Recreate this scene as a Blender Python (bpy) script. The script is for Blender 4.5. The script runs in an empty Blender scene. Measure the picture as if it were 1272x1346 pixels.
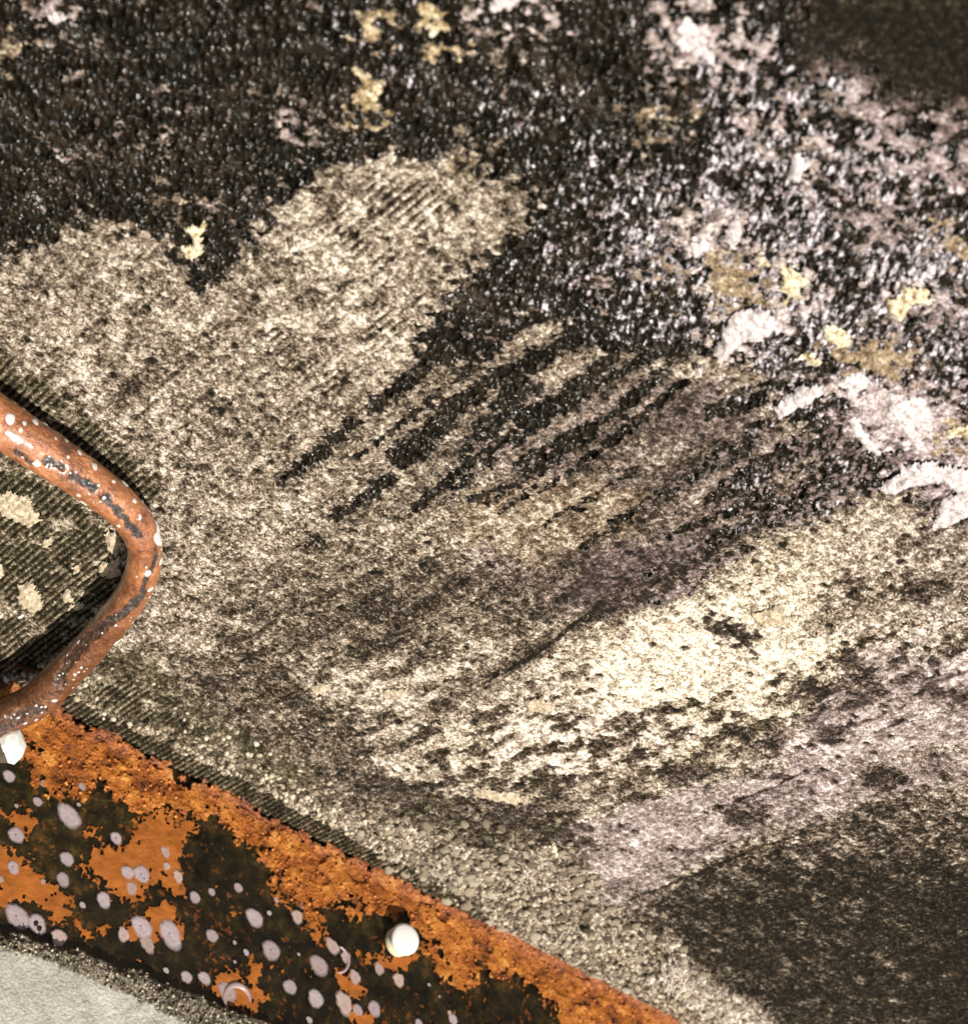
import bpy, math, random
import numpy as np
from mathutils import Vector, Matrix

sc = bpy.context.scene
rng = np.random.default_rng(7)
random.seed(7)

# ------------------------------------------------------------------ camera
# World: X along the foot of the wall, Z up the wall, the wall face is y = 0 and faces -Y.
F = 2500.0                                        # focal length in photo pixels
dn = np.array([-2254, 1462, 2500.0]); hv = np.array([4652, 2898, 2500.0])
EZ = -dn / np.linalg.norm(dn); EX = hv / np.linalg.norm(hv)
EX = EX - EZ * (EX @ EZ); EX /= np.linalg.norm(EX); EY = np.cross(EZ, EX)
WN = -EY
def ray(x, y): return np.array([(x - 636) / F, (y - 673) / F, 1.0])
D0 = -(WN @ ray(636, 673))
r0 = ray(490, 1138); ORG = r0 * (-D0 / (WN @ r0))
ORG = ORG - EZ * 0.0
CAM = -np.array([ORG @ EX, ORG @ EY, ORG @ EZ])
R = np.array([EX, EY, EZ])                        # camera axes -> world
def on_wall(x, y, off=0.0):
    """surveyed point of the photograph -> world point on the wall (off metres in front of it)"""
    v = R @ ray(x, y); t = (-off - CAM[1]) / v[1]
    return CAM + v * t
def on_ground(x, y, z=0.0):
    v = R @ ray(x, y); t = (z - CAM[2]) / v[2]
    return CAM + v * t
def pix(P):
    q = (P - CAM) @ R
    return 636 + F * q[:, 0] / q[:, 2], 673 + F * q[:, 1] / q[:, 2], q[:, 2]

cam = bpy.data.cameras.new('camera'); co = bpy.data.objects.new('camera', cam)
sc.collection.objects.link(co); sc.camera = co
cx, cy, cz = R @ np.array([1, 0, 0]), R @ np.array([0, -1, 0]), R @ np.array([0, 0, -1])
co.matrix_world = Matrix(((cx[0], cy[0], cz[0], CAM[0]), (cx[1], cy[1], cz[1], CAM[1]),
                          (cx[2], cy[2], cz[2], CAM[2]), (0, 0, 0, 1)))
cam.sensor_fit = 'VERTICAL'; cam.sensor_height = 24; cam.sensor_width = 24
cam.lens = F / 1346 * 24; cam.clip_start = 0.05; cam.clip_end = 100
cam.dof.use_dof = True; cam.dof.focus_distance = 1.08; cam.dof.aperture_fstop = 8.5

# ------------------------------------------------------------------ sky and sun
sun_cam = np.array([.38, .55, -.74]); sun_cam /= np.linalg.norm(sun_cam)
sw = R @ sun_cam
world = bpy.data.worlds.new('World'); sc.world = world; world.use_nodes = True
nt = world.node_tree; nt.nodes.clear()
sky = nt.nodes.new('ShaderNodeTexSky'); sky.sky_type = 'NISHITA'; sky.sun_disc = False
sky.sun_elevation = math.asin(sw[2]); sky.sun_rotation = math.atan2(sw[0], sw[1])
bg = nt.nodes.new('ShaderNodeBackground'); bg.inputs['Strength'].default_value = 0.055
wo = nt.nodes.new('ShaderNodeOutputWorld')
nt.links.new(sky.outputs[0], bg.inputs[0]); nt.links.new(bg.outputs[0], wo.inputs[0])
sl = bpy.data.lights.new('sun', 'SUN'); sl.energy = 5.0; sl.angle = math.radians(0.5); sl.color = (1, .93, .83)
so = bpy.data.objects.new('sun', sl); sc.collection.objects.link(so)
so.rotation_euler = Vector(sw).to_track_quat('Z', 'Y').to_euler()
sc.view_settings.view_transform = 'Standard'; sc.view_settings.look = 'None'
sc.view_settings.exposure = 0.32; sc.view_settings.gamma = 1

# ------------------------------------------------------------------ numeric noise
def _hash(ix, iy, s):
    h = (ix.astype(np.int64) * 374761393 + iy.astype(np.int64) * 668265263 + s * 2147483647) & 0xffffffff
    h = ((h ^ (h >> 13)) * 1274126177) & 0xffffffff
    return ((h ^ (h >> 16)) & 0xffffff) / float(0xffffff)
def gnoise(x, y, s=0):
    ix = np.floor(x); iy = np.floor(y); fx = x - ix; fy = y - iy
    ux = fx * fx * fx * (fx * (fx * 6 - 15) + 10); uy = fy * fy * fy * (fy * (fy * 6 - 15) + 10)
    def g(dx, dy):
        a = _hash(ix + dx, iy + dy, s) * 2 * np.pi
        return np.cos(a) * (fx - dx) + np.sin(a) * (fy - dy)
    a = g(0, 0) * (1 - ux) + g(1, 0) * ux; b = g(0, 1) * (1 - ux) + g(1, 1) * ux
    return (a * (1 - uy) + b * uy) * 1.5
def fbm(x, y, wl, o=4, s=0, gain=.5):
    """noise of wavelength wl metres, roughly -1..1"""
    v = 0; a = 1; n = 0; f = 1 / wl
    for k in range(o):
        v = v + a * gnoise(x * f + 17.3 * k, y * f - 9.1 * k, s + k * 31); n += a; a *= gain; f *= 2.03
    return v / n * 1.5
def cells(x, y, wl, s=0):
    """distance to the nearest jittered point (in cell units) and a random number per cell"""
    X = x / wl; Y = y / wl; ix = np.floor(X); iy = np.floor(Y)
    best = np.full(X.shape, 9.0); rid = np.zeros(X.shape)
    for dx in (-1, 0, 1):
        for dy in (-1, 0, 1):
            jx = ix + dx + _hash(ix + dx, iy + dy, s); jy = iy + dy + _hash(ix + dx, iy + dy, s + 5)
            d = (jx - X) ** 2 + (jy - Y) ** 2; m = d < best
            best = np.where(m, d, best); rid = np.where(m, _hash(ix + dx, iy + dy, s + 9), rid)
    return np.sqrt(best), rid
def sst(a, b, x):
    t = np.clip((x - a) / (b - a), 0, 1); return t * t * (3 - 2 * t)
def poly_sd(px, py, pts):
    """signed distance, positive inside"""
    pts = np.array(pts, float); d = np.full(px.shape, 1e9); ins = np.zeros(px.shape, bool)
    for i in range(len(pts)):
        a = pts[i]; b = pts[(i + 1) % len(pts)]; e = b - a
        wx = px - a[0]; wy = py - a[1]
        t = np.clip((wx * e[0] + wy * e[1]) / (e @ e + 1e-12), 0, 1)
        d = np.minimum(d, (wx - t * e[0]) ** 2 + (wy - t * e[1]) ** 2)
        if a[1] != b[1]:
            c = ((a[1] > py) != (b[1] > py)) & (px < (b[0] - a[0]) * (py - a[1]) / (b[1] - a[1]) + a[0])
            ins ^= c
    d = np.sqrt(d); return np.where(ins, d, -d)
def line_sd(px, py, pts):
    """positive within the width of a tapered stroke (x, y, half width)"""
    out = np.full(px.shape, -1e9)
    for a, b in zip(pts[:-1], pts[1:]):
        ex, ey = b[0] - a[0], b[1] - a[1]
        t = np.clip(((px - a[0]) * ex + (py - a[1]) * ey) / (ex * ex + ey * ey + 1e-12), 0, 1)
        out = np.maximum(out, a[2] + (b[2] - a[2]) * t - np.hypot(px - a[0] - t * ex, py - a[1] - t * ey))
    return out
S = 0.00042                                       # about one photo pixel on the wall, metres
def wp(pts): return [(p[0], p[2]) for p in (on_wall(*q) for q in pts)]
def gp(pts): return [(p[0], p[1]) for p in (on_ground(*q) for q in pts)]
def wl(pts): return [(*(lambda p: (p[0], p[2]))(on_wall(q[0], q[1])), q[2] * S) for q in pts]

# ------------------------------------------------------------------ object helpers
C = sc.collection
def link(o, parent=None):
    C.objects.link(o)
    if parent is not None: o.parent = parent
    return o
def tag(o, label=None, cat=None, group=None, kind=None):
    for k, v in (('label', label), ('category', cat), ('group', group), ('kind', kind)):
        if v: o[k] = v
    return o
def empty(name, loc=(0, 0, 0)):
    o = bpy.data.objects.new(name, None); o.location = loc; o.empty_display_size = .02; return link(o)
def mesh_np(name, V, Fq, mat, parent=None, attrs=None, smooth=True):
    me = bpy.data.meshes.new(name); n = Fq.shape[1]
    me.vertices.add(len(V)); me.vertices.foreach_set('co', np.ascontiguousarray(V, np.float32).ravel())
    me.loops.add(Fq.size); me.loops.foreach_set('vertex_index', np.ascontiguousarray(Fq, np.int32).ravel())
    me.polygons.add(len(Fq)); me.polygons.foreach_set('loop_start', np.arange(0, Fq.size, n, dtype=np.int32))
    me.polygons.foreach_set('loop_total', np.full(len(Fq), n, np.int32))
    me.update(calc_edges=True)
    me.polygons.foreach_set('use_smooth', np.full(len(Fq), smooth, bool))
    for k, v in (attrs or {}).items():
        a = me.attributes.new(k, 'FLOAT', 'POINT'); a.data.foreach_set('value', np.ascontiguousarray(v, np.float32))
    me.materials.append(mat)
    return link(bpy.data.objects.new(name, me), parent)
def mesh_py(name, V, Fs, mat, smooth=True):
    me = bpy.data.meshes.new(name); me.from_pydata([tuple(v) for v in V], [], Fs); me.update()
    for p in me.polygons: p.use_smooth = smooth
    me.materials.append(mat); return me
def compact(V, Fq, attrs):
    u, inv = np.unique(Fq.ravel(), return_inverse=True)
    return V[u], inv.reshape(Fq.shape), {k: v[u] for k, v in attrs.items()}

class Mat:
    def __init__(s, name):
        s.m = bpy.data.materials.new(name); s.m.use_nodes = True; s.t = s.m.node_tree
        s.b = s.t.nodes['Principled BSDF']; s._pos = None
    def n(s, kind, **kw):
        o = s.t.nodes.new('ShaderNode' + kind)
        for k, v in kw.items(): setattr(o, k, v)
        return o
    def put(s, sock, v):
        if isinstance(v, bpy.types.NodeSocket): s.t.links.new(v, sock)
        elif isinstance(v, tuple) and len(v) == 3 and sock.type == 'RGBA': sock.default_value = (*v, 1)
        else: sock.default_value = v
    def pos(s):
        if s._pos is None: s._pos = s.n('TexCoord').outputs['Object']
        return s._pos
    def attr(s, k): return s.n('Attribute', attribute_name=k).outputs['Fac']
    def math(s, op, a, b=0.0, c=0.0, clamp=False):
        o = s.n('Math', operation=op, use_clamp=clamp)
        for i, v in enumerate((a, b, c)): s.put(o.inputs[i], v)
        return o.outputs[0]
    def scaled(s, v3):
        o = s.n('Mapping'); s.put(o.inputs['Vector'], s.pos()); o.inputs['Scale'].default_value = v3; return o.outputs[0]
    def noise(s, scale, detail=3, rough=.6, vec=None, dist=0.0):
        o = s.n('TexNoise'); s.put(o.inputs['Vector'], vec or s.pos()); o.inputs['Scale'].default_value = scale
        o.inputs['Detail'].default_value = detail; o.inputs['Roughness'].default_value = rough; o.inputs['Distortion'].default_value = dist
        return o.outputs['Fac']
    def vor(s, scale, vec=None, out='Distance', feature='F1'):
        o = s.n('TexVoronoi', feature=feature); s.put(o.inputs['Vector'], vec or s.pos()); o.inputs['Scale'].default_value = scale
        return o.outputs[out]
    def ramp(s, fac, stops, interp='LINEAR'):
        o = s.n('ValToRGB'); s.put(o.inputs[0], fac); cr = o.color_ramp; cr.interpolation = interp
        while len(cr.elements) < len(stops): cr.elements.new(.5)
        for e, (p, c) in zip(cr.elements, stops): e.position = p; e.color = (*c, 1) if len(c) == 3 else c
        return o.outputs[0]
    def mr(s, v, a, b, c=0.0, d=1.0):
        o = s.n('MapRange'); s.put(o.inputs[0], v)
        for i, x in enumerate((a, b, c, d)): o.inputs[i + 1].default_value = x
        return o.outputs[0]
    def mix(s, f, a, b, mode='MIX'):
        o = s.n('Mix', data_type='RGBA', blend_type=mode); s.put(o.inputs[0], f); s.put(o.inputs[6], a); s.put(o.inputs[7], b)
        return o.outputs[2]
    def bump(s, h, dist, strength=1.0, normal=None):
        o = s.n('Bump'); s.put(o.inputs['Height'], h); o.inputs['Distance'].default_value = dist; s.put(o.inputs['Strength'], strength)
        if normal: s.put(o.inputs['Normal'], normal)
        return o.outputs[0]
    def out(s, color=None, rough=None, normal=None, spec=None, coat=None, sss=None):
        if color is not None: s.put(s.b.inputs['Base Color'], color)
        if rough is not None: s.put(s.b.inputs['Roughness'], rough)
        if normal is not None: s.put(s.b.inputs['Normal'], normal)
        if spec is not None: s.put(s.b.inputs['Specular IOR Level'], spec)
        if coat is not None: s.put(s.b.inputs['Coat Weight'], coat); s.b.inputs['Coat Roughness'].default_value = .22
        if sss is not None: s.b.inputs['Subsurface Weight'].default_value = sss; s.b.inputs['Subsurface Scale'].default_value = .004
        return s.m

# ------------------------------------------------------------------ materials
def wall_material():
    m = Mat('weathered_wall')
    tone, wet, lav, och, grn = (m.attr(k) for k in ('tone', 'wet', 'lavender', 'ochre', 'green'))
    fine = m.noise(900, 3, .65); mid = m.noise(330, 4, .7, dist=.6); spk = m.vor(520)
    crs_ = m.noise(125, 4, .68, dist=.8)
    calm = m.mr(lav, .35, .9, 1.0, .55)
    t = m.math('MULTIPLY', m.math('SUBTRACT', mid, .5), 1.9)
    t = m.math('ADD', t, m.math('MULTIPLY', m.math('SUBTRACT', crs_, .5), .55))
    t = m.math('ADD', t, m.math('MULTIPLY', m.math('SUBTRACT', fine, .5), 1.5))
    t = m.math('ADD', tone, m.math('MULTIPLY', t, calm))
    t = m.math('ADD', t, m.math('MULTIPLY', m.math('SUBTRACT', .5, spk), .22), clamp=True)
    tan = m.ramp(t, [(0, (.007, .0055, .003)), (.25, (.034, .026, .015)), (.5, (.185, .142, .100)), (.72, (.44, .37, .275)), (1, (.88, .82, .70))])
    lvc = m.ramp(t, [(0, (.008, .006, .005)), (.3, (.055, .038, .034)), (.55, (.22, .165, .155)), (.78, (.50, .42, .42)), (1, (.88, .83, .83))])
    c = m.mix(lav, tan, lvc)
    olive = m.ramp(t, [(0, (.008, .007, .003)), (.45, (.045, .038, .016)), (.75, (.16, .135, .07)), (1, (.42, .37, .22))])
    c = m.mix(grn, c, olive)
    ochre = m.ramp(t, [(0, (.02, .013, .003)), (.4, (.13, .085, .028)), (.7, (.42, .31, .14)), (1, (.88, .80, .56))])
    c = m.mix(och, c, ochre)
    wn = m.noise(260, 4, .7)
    wet = m.mr(m.math('ADD', wet, m.math('MULTIPLY', m.math('SUBTRACT', m.noise(300, 3, .65), .5), .9)), .42, .62)
    wn = m.math('ADD', wn, m.math('MULTIPLY', m.math('SUBTRACT', m.noise(28, 4, .65), .5), .75))
    wc = m.ramp(wn, [(.2, (.003, .0027, .0007)), (.46, (.0085, .0064, .0018)), (.60, (.024, .0155, .0075)), (.75, (.070, .050, .034)), (.88, (.15, .11, .09))])
    c = m.mix(wet, c, wc)
    mq = m.n('Mapping', vector_type='TEXTURE'); m.put(mq.inputs['Vector'], m.pos())
    mq.inputs['Rotation'].default_value = (0, math.radians(60), 0); mq.inputs['Scale'].default_value = (2.1, 1, 1)
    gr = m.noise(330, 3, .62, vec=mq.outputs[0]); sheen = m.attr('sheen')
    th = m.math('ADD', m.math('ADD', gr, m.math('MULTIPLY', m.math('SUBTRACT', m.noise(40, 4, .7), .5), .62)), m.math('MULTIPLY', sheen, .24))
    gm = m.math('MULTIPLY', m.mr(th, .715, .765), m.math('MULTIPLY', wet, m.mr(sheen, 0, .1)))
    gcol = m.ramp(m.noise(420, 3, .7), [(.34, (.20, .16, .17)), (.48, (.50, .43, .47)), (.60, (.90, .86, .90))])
    c = m.mix(gm, c, gcol)  # sheen and glints on the slime painted in as pale specks
    rough = m.math('ADD', m.mr(wet, 0, 1, .85, .23), m.math('MULTIPLY', gm, .25))
    aniso = m.scaled((1, 1, 1))
    hb = m.math('ADD', m.math('MULTIPLY', m.noise(620, 2, .6), 1.0), m.math('MULTIPLY', m.noise(1500, 2, .6), .4))
    # beads of slime: stretched domes that each catch the sun once
    mp = m.n('Mapping', vector_type='TEXTURE'); m.put(mp.inputs['Vector'], m.pos())
    mp.inputs['Rotation'].default_value = (0, math.radians(60), 0); mp.inputs['Scale'].default_value = (1.7, 1, 1)
    bead = m.n('TexVoronoi', feature='F1'); m.put(bead.inputs['Vector'], mp.outputs[0]); bead.inputs['Scale'].default_value = 330
    bh = m.math('MULTIPLY', m.math('MULTIPLY', bead.outputs['Distance'], bead.outputs['Distance']), -1.0)
    bh = m.math('MULTIPLY', bh, m.mr(m.noise(55, 4, .7), .36, .62, .10, 1.35))
    nrm = m.bump(hb, .0012, m.mr(wet, 0, 1, 1, .35))
    nrm = m.bump(bh, .0085, wet, nrm)
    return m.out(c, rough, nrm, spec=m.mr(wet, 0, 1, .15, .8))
M_wall = wall_material()

def lime_material():
    m = Mat('pale_lime')
    n1 = m.noise(420, 4, .7); n2 = m.noise(1100, 2, .6)
    c = m.ramp(m.math('ADD', m.math('MULTIPLY', n1, .7), m.math('MULTIPLY', n2, .35)),
               [(.25, (.14, .11, .10)), (.42, (.42, .35, .35)), (.56, (.70, .64, .64)), (.75, (.9, .88, .86))])
    return m.out(c, .35, m.bump(m.noise(700, 3), .0009), spec=.5)
M_lime = lime_material()
def crust_material(name, stops, scale=420, rough=.85, b=.0009, vary=0.0):
    m = Mat(name)
    n = m.math('ADD', m.math('MULTIPLY', m.noise(scale, 4, .7), .7), m.math('MULTIPLY', m.noise(1300, 2), .3))
    if vary:
        rnd = m.math('FRACT', m.math('ADD', m.n('ObjectInfo').outputs['Random'], m.attr('lump')))
        n = m.math('ADD', n, m.math('MULTIPLY', m.math('SUBTRACT', rnd, .45), vary))
    return m.out(m.ramp(n, stops), rough, m.bump(m.noise(800, 3), b), spec=.3)
M_flake = crust_material('cream_crust', [(.28, (.10, .075, .045)), (.45, (.40, .32, .22)), (.62, (.72, .62, .46)), (.8, (.9, .84, .7))])
M_stone = crust_material('grey_aggregate', [(.25, (.06, .047, .03)), (.45, (.27, .215, .145)), (.6, (.46, .39, .28)), (.8, (.66, .59, .46))], vary=.5)
M_ochre = crust_material('ochre_crust', [(.30, (.06, .035, .012)), (.42, (.32, .22, .09)), (.50, (.72, .62, .42)), (.64, (.92, .88, .76))], 330, b=.0012)

# ------------------------------------------------------------------ the wall
wall = empty('weathered_wall', (0, 0, 0))
tag(wall, 'ribbed grey wall crusted with pale lime and black wet slime above the rusty gutter', 'wall')

STEP = .0009
gx = np.arange(-.68, .56, STEP); gz = np.arange(-.006, .90, STEP)
GX, GZ = np.meshgrid(gx, gz); nx, nz = len(gx), len(gz)
X = GX.ravel(); Z = GZ.ravel()
u, v, dep = pix(np.stack([X, np.zeros_like(X), Z], 1))
keep = (u > -110) & (u < 1382) & (v > -110) & (v < 1456)
idx = np.arange(nx * nz).reshape(nz, nx)
quad = np.stack([idx[:-1, :-1], idx[:-1, 1:], idx[1:, 1:], idx[1:, :-1]], -1).reshape(-1, 4)
quad = quad[keep[quad].all(1)]
used, inv = np.unique(quad.ravel(), return_inverse=True); quad = inv.reshape(quad.shape)
u = u[used]; v = v[used]
X = X[used]; Z = Z[used]; NV = len(X)
# edge wander shared by every stain
wx = fbm(X, Z, .030, 4, 3) ; wz = fbm(X, Z, .030, 4, 57)
wf = fbm(X, Z, .008, 4, 91, .65)
nd = X * .50 + Z * -.86; ne = X * .86 + Z * .50
# the drip direction: rain runs down (-Z); grain across it
run = fbm(X, Z * .28, .010, 4, 11, .6)            # streaked down the wall
crs = fbm(X * .35, Z, .010, 4, 23, .6)            # streaked along the wall
blot = fbm(X, Z, .022, 4, 77, .6)
grit = fbm(X, Z, .0045, 3, 131, .7)

tone = np.full(NV, .54); wet = np.zeros(NV); lav = np.full(NV, .12); och = np.zeros(NV); grn = np.zeros(NV); rib = np.full(NV, .12)
def area(pts, soft=20, warp=14, fine=8, box=None):
    warp *= 1.3; fine *= 1.7; soft *= .75
    q = wp(pts); a = np.array(q); mg = (soft + warp + fine + 10) * S * 1.5
    sel = (X > a[:, 0].min() - mg) & (X < a[:, 0].max() + mg) & (Z > a[:, 1].min() - mg) & (Z < a[:, 1].max() + mg)
    out = np.zeros(NV); i = np.nonzero(sel)[0]
    sd = poly_sd(X[i] + wx[i] * warp * S, Z[i] + wz[i] * warp * S, q) + wf[i] * fine * S * 1.6
    out[i] = sst(-soft * S, soft * S, sd); return out
def stroke(pts, soft=6, warp=5, fine=9):
    q = wl(pts); sd = line_sd(X + wx * warp * S, Z + wz * warp * S, q) + (wf + .9 * grit) * fine * S
    return sst(-soft * S, soft * S, sd)
def blend(f, m, val): return f * (1 - m) + val * m

# --- broad tones
a = area([(-80, 330), (200, 290), (340, 320), (440, 230), (650, 230), (640, 330), (560, 440), (480, 540), (360, 630), (240, 640), (120, 520), (-80, 400)], 40)
tone = blend(tone, a, .565)
a = area([(330, 330), (460, 240), (640, 260), (600, 370), (520, 480), (420, 470), (350, 400)], 50); tone = blend(tone, a, .63)
a = area([(140, 440), (260, 430), (380, 500), (360, 600), (250, 600)], 50); tone = blend(tone, a, .53)
a = area([(330, 760), (470, 715), (610, 740), (760, 770), (760, 830), (680, 880), (540, 890), (420, 900), (350, 850)], 30, 25, 18); tone = blend(tone, a, .43); grn = blend(grn, a, .05)
a = area([(160, 880), (350, 850), (450, 900), (520, 1000), (640, 1050), (740, 1050), (700, 1100), (560, 1080), (440, 1060), (300, 970), (180, 930)], 30, 25, 20); tone = blend(tone, a, .34)
a = area([(90, 870), (180, 850), (280, 930), (420, 1020), (400, 1050), (250, 980), (120, 920)], 16); grn = blend(grn, a, .6); tone = blend(tone, a, .42)
a = area([(700, 520), (860, 490), (1000, 520), (1050, 600), (1000, 680), (900, 760), (760, 820), (640, 780), (600, 700), (650, 640)], 35, 25, 12)
tone = blend(tone, a, .47); lav = blend(lav, a, .5)
a = area([(760, 730), (900, 700), (960, 700), (880, 790), (800, 810), (740, 790)], 20, 15, 10); tone = blend(tone, a, .34); lav = blend(lav, a, .9)
a = area([(840, 500), (960, 490), (960, 560), (860, 580)], 20); tone = blend(tone, a, .42); lav = blend(lav, a, .7)
a = area([(620, 640), (760, 620), (860, 640), (840, 700), (700, 740), (600, 700)], 25, 20); och = blend(och, a, .30); tone = blend(tone, a, .56)
# cream crust
a = area([(770, 840), (900, 780), (1000, 725), (1080, 685), (1190, 700), (1200, 760), (1150, 850), (1100, 900), (1040, 940), (960, 985), (850, 1015), (700, 1030), (610, 1010), (560, 970), (640, 940), (740, 900)], 26, 22, 24)
tone = blend(tone, a, .74); lav = blend(lav, a, .0); och = blend(och, a, .08)
a = area([(780, 850), (900, 785), (1010, 770), (1110, 860), (1000, 930), (870, 960), (760, 950), (740, 910)], 30, 20, 22); tone = blend(tone, a, .87); och = blend(och, a, .04)
a = area([(620, 930), (780, 920), (940, 960), (820, 1010), (660, 1030)], 20, 15, 18); tone = blend(tone, a, .78); lav = blend(lav, a, .3)
a = area([(380, 880), (560, 850), (640, 880), (600, 930), (480, 930), (400, 910)], 20, 20, 25); tone = blend(tone, a * .8, .72)
a = area([(590, 820), (700, 850), (780, 830), (740, 900), (640, 900)], 20, 15, 20); tone = blend(tone, a * .8, .76)
a = area([(470, 940), (640, 960), (640, 1020), (700, 1040), (600, 1060), (480, 1000)], 20, 15, 22); tone = blend(tone, a * .8, .70)
# right-hand mid tones
a = area([(1060, 700), (1180, 680), (1350, 690), (1350, 900), (1180, 880), (1100, 860), (1080, 760)], 30, 20, 16); tone = blend(tone, a, .68); lav = blend(lav, a, .25)
a = area([(1190, 680), (1350, 680), (1350, 820), (1200, 840), (1170, 760)], 25, 16, 14); tone = blend(tone, a, .58); lav = blend(lav, a, .35)
a = area([(1110, 860), (1350, 850), (1350, 960), (1200, 1000), (1050, 1040), (980, 1050), (1020, 980)], 30, 20, 10); tone = blend(tone, a, .66); lav = blend(lav, a, .8)
a = area([(730, 1090), (900, 1030), (1050, 1010), (1200, 1000), (1350, 970), (1350, 1010), (1100, 1070), (960, 1110), (850, 1180), (780, 1200), (710, 1150)], 24, 14, 8); tone = blend(tone, a, .63); lav = blend(lav, a, .8)
for p in ([(1090, 860), (1150, 880), (1170, 930), (1120, 910)], [(1050, 890), (1100, 900), (1090, 930), (1050, 920)], [(960, 940), (1000, 950), (990, 975), (950, 965)],
          [(1110, 740), (1140, 770), (1125, 790), (1100, 760)], [(1180, 755), (1240, 770), (1210, 790), (1170, 780)], [(880, 1000), (920, 1010), (900, 1030), (860, 1015)],
          [(720, 1000), (760, 1020), (740, 1030)], [(1130, 1000), (1190, 1010), (1180, 1040), (1130, 1030)], [(940, 1060), (1000, 1050), (1010, 1080), (960, 1085)],
          [(640, 1040), (720, 1060), (700, 1090), (640, 1080)], [(500, 1010), (560, 1040), (540, 1060), (480, 1040)], [(930, 800), (1000, 840), (990, 860), (920, 820)]):
    a = area(p, 10, 10, 10); tone = blend(tone, a, .27); lav = blend(lav, a, .5)
# dark stained lower right, with the corner vignette painted into the tone
a = area([(800, 1205), (880, 1165), (960, 1120), (1060, 1095), (1150, 1060), (1350, 1020), (1350, 1470), (1030, 1470), (960, 1320), (900, 1270), (850, 1235)], 80, 30, 30)
low = a.copy(); tone = blend(tone, a, .28); lav = blend(lav, a, .30); grn = blend(grn, a, .12)
a = area([(880, 1190), (1000, 1140), (1350, 1120), (1400, 1470), (1030, 1470), (940, 1290)], 110, 20, 20); tone = blend(tone, a, .08); grn = blend(grn, a, .3)
a = area([(1230, 1180), (1400, 1120), (1400, 1470), (1180, 1470)], 60); tone = blend(tone, a, -.14)
# pebbly foot of the wall
peb = area([(470, 1080), (560, 1060), (680, 1090), (760, 1110), (800, 1190), (880, 1230), (960, 1300), (1030, 1400), (950, 1420), (880, 1330), (700, 1235), (600, 1190), (520, 1140)], 16, 10, 10)
tone = blend(tone, peb, .50); lav = blend(lav, peb, .15)
a = area([(880, 1250), (990, 1310), (1100, 1400), (1000, 1400), (930, 1330), (860, 1270)], 10); tone = blend(tone, a, .68); lav = blend(lav, a, .45); lip = a
a = area([(480, 1010), (620, 1060), (760, 1080), (790, 1110), (640, 1110), (520, 1060)], 18, 15, 15); tone = blend(tone, a, .27); grn = blend(grn, a, .3)
notch = sst(.06, .30, fbm(X, Z * .45, .0135, 3, 871, .55))
a = area([(560, 940), (700, 900), (900, 930), (1060, 870), (1200, 840), (1350, 820), (1350, 900), (1150, 960), (1000, 1030), (860, 1060), (700, 1080), (520, 1030)], 22, 14, 10) * notch; tone = blend(tone, a * .75, .22)
a = area([(360, 740), (560, 720), (760, 780), (760, 880), (600, 900), (700, 1020), (560, 1040), (380, 960), (260, 900), (220, 840)], 30, 14, 10) * notch; tone = blend(tone, a * .6, .20)
a = area([(160, 340), (460, 230), (660, 250), (600, 400), (420, 600), (240, 640), (40, 460)], 30, 14, 10) * sst(.25, .5, fbm(X, Z * .6, .0085, 3, 881, .6)); tone = blend(tone, a * .55, .2)
a = area([(840, 1130), (1000, 1070), (1150, 1000), (1350, 930), (1350, 1100), (1050, 1140), (860, 1210)], 30, 20, 12) * sst(.0, .32, fbm(X * .5, Z, .011, 4, 873, .6) + .25 * blot); tone = blend(tone, a * .35, .25)
# rows of tooth-shaped notches where the ribs show along the lower side of the cream patch
rn_ = random.Random(11)
for row, (dy, kk) in enumerate(((0, .95), (34, .8), (70, .65), (-150, .3))):
    for k in range(25):
        f_ = (k + .5 * (row % 2)) / 24; x_ = 590 + 700 * f_ + rn_.uniform(-5, 5); y_ = 1018 - 175 * f_ - 60 * f_ * f_ + dy * (1 - .2 * f_) + rn_.uniform(-6, 6); w_ = rn_.uniform(5, 11); l_ = rn_.uniform(12, 24)
        if rn_.random() < .22: continue
        a = area([(x_, y_ - w_ * .5), (x_ + w_, y_ + w_ * .3), (x_ + w_ - l_, y_ + w_ * .6 + l_ * .62), (x_ - l_, y_ + l_ * .55)], 4, 3, 5) * kk; tone = blend(tone, a, .22)
# crack lines and scratches
for p in ([(830, 1180, 3), (930, 1140, 4), (1000, 1110, 3), (1070, 1088, 1.5)], [(960, 1055, 1.5), (1010, 1035, 2), (1060, 1010, 1)], [(640, 895, 2), (700, 860, 4), (760, 815, 3), (790, 790, 2)],
          [(850, 1200, 3), (900, 1185, 5), (960, 1180, 3)], [(960, 1275, 5), (1010, 1262, 4), (1060, 1255, 2)]):
    a = stroke(p, 2, 2, 2); tone = blend(tone, a, .02)

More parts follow.
